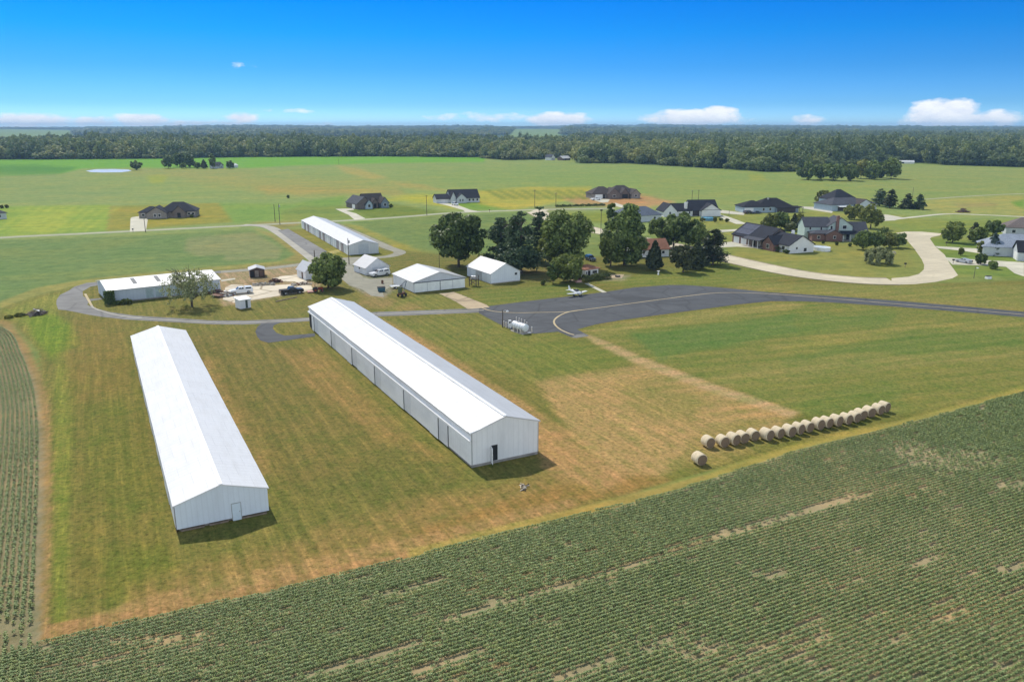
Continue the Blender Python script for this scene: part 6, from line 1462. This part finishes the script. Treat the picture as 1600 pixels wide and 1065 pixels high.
# far woods
TL = [(-900,258),(-700,256),(0,249.5),(200,248.5),(400,245.5),(600,244.5),(750,246),(775,249.5),(800,250.5),(845,249.5),(860,247.0),(898,247.2),(900,255),(980,255.5),(1060,260),(1150,265),(1200,268.5),(1250,268),(1300,262),(1402,254.0),(1426,254.2),(1480,258),(1600,261.5),(1800,266),(2400,278)]
L_F1 = leafm('woodland_leaf', (.10, .145, .045), (.36, .43, .15), .35); L_F2 = leafm('dark_woodland_leaf', (.060, .095, .036), (.24, .31, .115), .3); L_F3 = leafm('olive_woodland_leaf', (.15, .185, .055), (.46, .49, .17), .35)
FP = [crown_mesh('canopy', ['oval', 'round', 'bush'][s % 3], 17 + (s*5 % 7)*1.1, 6.2 + (s*7 % 5)*.8, 760, .95, [L_F1, L_F2, L_F3][s // 3], 900+s, .35, .22) for s in range(9)]
rng = np.random.default_rng(55); C = []
y0 = 650.0
while y0 < 11500:
    sp = 10.5 if y0 < 1900 else min(10.5 + (y0-1900)/140, 64); hw = .72*y0 + 160
    x = np.arange(-hw, hw, sp) + rng.uniform(-.45, .45, len(np.arange(-hw, hw, sp)))*sp; y = y0 + rng.uniform(-.45, .45, len(x))*sp
    C.append(np.stack([x, y, np.full(len(x), sp)], 1)); y0 += sp
C = np.concatenate(C); px, py = P(C[:, 0], C[:, 1], 0.0); tl = np.interp(px, [p[0] for p in TL], [p[1] for p in TL])
valley = (C[:, 1] > 2000 + 250*np.sin(C[:, 0]*.004)) & (C[:, 1] < 3500 + 300*np.sin(C[:, 0]*.003 + 1)) & (px < 1150)
dist = (tl - py) * (C[:, 1]**2) / (HC*F)      # metres behind the wood edge, along the view
k = (tl > py) & (rng.random(len(C)) > .14) & ~valley
CLEAR = [[(-300,206),(115,206),(118,220),(-300,220)], [(805,205),(885,205),(868,219),(785,219)], [(660,207),(720,207),(720,209.5),(660,209.5)], [(1090,206),(1125,206),(1130,210),(1080,210)], [(930,203.5),(1000,203.5),(1000,206),(930,206)], [(1545,205),(1600,205),(1600,207.5),(1540,207.5)]]
for c in CLEAR: k &= ~(sdist(px, py, c) > 0)
C, dist, px = C[k], dist[k], px[k]; n = len(C)
low = ((px < 135) | ((px > 770) & (px < 890))) & (dist > 0)
sc = rng.normal(1, .22, n) * np.where(C[:, 2] > 10.6, np.clip(C[:, 2]/11.5, 1, 3.2), 1.0); zs = (rng.normal(1, .16, n) + .10*nz(C[:, 0], C[:, 1], .02, 31)) * np.where(C[:, 2] > 10.6, 1.05, 1)
pyk = P(C[:, 0], C[:, 1], 0.0)[1]; zs = np.where(low & (pyk < 232), zs*.72, zs)
edge = np.clip(dist/14, .55, 1); zs *= edge; 
zs *= np.where((px > 745) & (px < 860) & (dist < 60), .62, 1)
pv = nz(C[:, 0], C[:, 1]*.5, .012, 71)*.8 + nz(C[:, 0], C[:, 1], .05, 72)*.5 + rng.normal(0, .45, n)
pick = np.where(pv < -.35, 1, np.where(pv > .6, 2, 0))*3 + rng.integers(0, 3, n)
zz = hills(C[:, 0], C[:, 1])
forest = scatter('forest', np.stack([C[:, 0], C[:, 1], zz - .8], 1), np.stack([0*sc, 0*sc, rng.uniform(0, 6.28, n)], 1), np.stack([sc, sc, zs], 1), FP, pick)
tag(forest, 'far broadleaf woods running from the fields to the horizon', 'woods')
print('counts', len(X), len(Xl), n)

# ---------------------------------------------------------------- air
hz = MB().box(-17500, 17500, -400, 12800, -1.0, 92.0).build('haze', bpy.data.materials.new('summer_haze'))
hm = hz.data.materials[0]; hm.use_nodes = True; hn = hm.node_tree; hn.nodes.clear()
ho = hn.nodes.new('ShaderNodeOutputMaterial'); hv = hn.nodes.new('ShaderNodeVolumePrincipled')
hv.inputs['Color'].default_value = (.38, .64, .95, 1); hv.inputs['Density'].default_value = 1.0e-4; hv.inputs['Anisotropy'].default_value = .0
hn.links.new(hv.outputs[0], ho.inputs['Volume']); tag(hz, kind='stuff')

# ---------------------------------------------------------------- sky, sun, camera
w = bpy.data.worlds.new('World'); scn.world = w; w.use_nodes = True; nt = w.node_tree; bg = nt.nodes['Background']
sky = N(nt, 'ShaderNodeTexSky', sky_type='NISHITA'); sky.sun_disc = False; sky.sun_elevation = R(SUN_EL); sky.sun_rotation = math.atan2(SUN_AZ[0], SUN_AZ[1]) % (2*math.pi)
sky.altitude = 0; sky.air_density = 1.0; sky.dust_density = .6; sky.ozone_density = 2.0
tc = N(nt, 'ShaderNodeTexCoord'); sp = N(nt, 'ShaderNodeSeparateXYZ'); nt.links.new(tc.outputs['Generated'], sp.inputs[0])
def mth(op, a, b=None, c=None):
    n = N(nt, 'ShaderNodeMath', operation=op)
    for i, s in enumerate((a, b, c)):
        if s is None: continue
        if hasattr(s, 'is_linked'): nt.links.new(s, n.inputs[i])
        else: n.inputs[i].default_value = s
    return n.outputs[0]
zc_ = mth('MAXIMUM', sp.outputs[2], 0.0)
zz_ = mth('ADD', mth('MULTIPLY', zc_, 2.2), .02)
cb = N(nt, 'ShaderNodeCombineXYZ'); nt.links.new(sp.outputs[0], cb.inputs[0]); nt.links.new(sp.outputs[1], cb.inputs[1]); nt.links.new(zz_, cb.inputs[2])
nv = N(nt, 'ShaderNodeVectorMath', operation='NORMALIZE'); nt.links.new(cb.outputs[0], nv.inputs[0]); nt.links.new(nv.outputs[0], sky.inputs[0])
cr = N(nt, 'ShaderNodeValToRGB'); nt.links.new(zc_, cr.inputs[0])
SKY_TINT = [(0.0, (.46, .76, 1.18)), (.025, (.20, .46, .77)), (.066, (.088, .385, .70)), (.104, (.018, .372, .745)), (.143, (.0, .325, .79)), (.20, (.5, .65, .75)), (.30, (1.15, 1.05, .9)), (.6, (1.2, 1.1, .9))]
e = cr.color_ramp.elements
while len(e) < len(SKY_TINT): e.new(.5)  # unseen sky above the frame tinted brighter as added fill light
for i, (p, c) in enumerate(SKY_TINT): e[i].position = p; e[i].color = c + (1,)
skyc = mixc(nt, sky.outputs[0], cr.outputs[0], 1.0, 'MULTIPLY')
# low sky behind the camera whitened, an added fill for the shaded gables
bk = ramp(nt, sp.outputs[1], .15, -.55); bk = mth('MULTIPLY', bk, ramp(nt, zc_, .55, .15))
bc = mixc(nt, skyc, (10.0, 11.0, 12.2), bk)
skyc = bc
# fair-weather clouds low over the horizon
az_ = mth('ARCTAN2', sp.outputs[0], sp.outputs[1]); el_ = mth('ARCSINE', sp.outputs[2])
CL = [(1464,178,38,20,1.2),(1490,172,34,15,1.2),(1500,187,72,11,1.05),(1552,185,34,12,.95),(1085,185,75,13,1.15),(1125,174,26,9,1.0),(1050,181,35,10,.95),(870,187,50,11,1.15),(908,180,18,6,.6),(770,183,75,8,.62),(700,183,45,6,.55),(1262,189,26,9,.85),(40,189,62,10,1.0),(150,190,36,8,.9),(222,188,40,10,1.05),(285,193,50,5,.7),(377,184,24,9,.95),(370,192,50,5,.6),(450,173,50,5,.45),(490,194,40,4,.5),(380,103,34,6,.28)]
tot = None
for cx, cy, wx_, hy_, st in CL:
    u_, v_ = (cx-800)/F, (cy-532.5)/F; d_ = (u_, C_ - v_*S_, -(S_ + v_*C_)); a0 = math.atan2(d_[0], d_[1]); e0 = math.atan2(d_[2], math.hypot(d_[0], d_[1]))
    q = mth('ADD', mth('POWER', mth('DIVIDE', mth('SUBTRACT', az_, a0), wx_/F), 2.0), mth('POWER', mth('DIVIDE', mth('SUBTRACT', el_, e0), hy_/F), 2.0))
    b_ = mth('MULTIPLY', mth('MAXIMUM', mth('SUBTRACT', 1.0, mth('MULTIPLY', q, .6)), 0.0), st)
    tot = b_ if tot is None else mth('MAXIMUM', tot, b_)
cv = N(nt, 'ShaderNodeCombineXYZ'); nt.links.new(mth('MULTIPLY', az_, 42.0), cv.inputs[0]); nt.links.new(mth('MULTIPLY', el_, 95.0), cv.inputs[1])
nf = N(nt, 'ShaderNodeTexNoise'); nf.inputs['Scale'].default_value = 1.0; nf.inputs['Detail'].default_value = 7; nf.inputs['Roughness'].default_value = .6; nt.links.new(cv.outputs[0], nf.inputs['Vector'])
den = mth('ADD', tot, mth('MULTIPLY', mth('SUBTRACT', nf.outputs['Fac'], .5), 1.5))
mask = mth('MULTIPLY', ramp(nt, den, .34, .80), mth('MINIMUM', mth('MULTIPLY', tot, 4.0), 1.0)); 
sh = ramp(nt, nf.outputs['Fac'], .35, .62)
cloudc = mixc(nt, (5.0, 5.2, 5.7), (6.2, 6.2, 6.25), sh)
skyc = mixc(nt, skyc, cloudc, mth('MULTIPLY', mask, .95))
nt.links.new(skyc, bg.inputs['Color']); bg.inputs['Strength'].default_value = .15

sv = Vector((SUN_AZ[0]*math.cos(R(SUN_EL)), SUN_AZ[1]*math.cos(R(SUN_EL)), math.sin(R(SUN_EL))))
sl = bpy.data.lights.new('sun', 'SUN'); sl.energy = 3.3; sl.angle = R(.53); sl.color = (1.0, .955, .88)
so = bpy.data.objects.new('sun', sl); COL.objects.link(so); so.rotation_euler = sv.to_track_quat('Z', 'Y').to_euler(); so.location = (0, 0, 60)

cam = bpy.data.cameras.new('camera'); cam.sensor_width = 36; cam.lens = F/1600*36; cam.clip_start = .5; cam.clip_end = 60000
co = bpy.data.objects.new('camera', cam); COL.objects.link(co); co.location = (0, 0, HC); co.rotation_euler = (math.pi/2 - TH, 0, 0); scn.camera = co
vs = scn.view_settings; vs.view_transform = 'Standard'; vs.look = 'None'; vs.exposure = 0.32; vs.gamma = 1.0
scn.render.film_transparent = False
cy = scn.cycles; cy.use_denoising = True; cy.max_bounces = 5; cy.diffuse_bounces = 2; cy.glossy_bounces = 2; cy.transmission_bounces = 2; cy.volume_bounces = 0; cy.transparent_max_bounces = 4
cy.denoiser = 'OPENIMAGEDENOISE'; cy.denoising_input_passes = 'RGB_ALBEDO_NORMAL'; cy.sample_clamp_indirect = 4.0
scn.render.filter_size if hasattr(scn.render, 'filter_size') else None
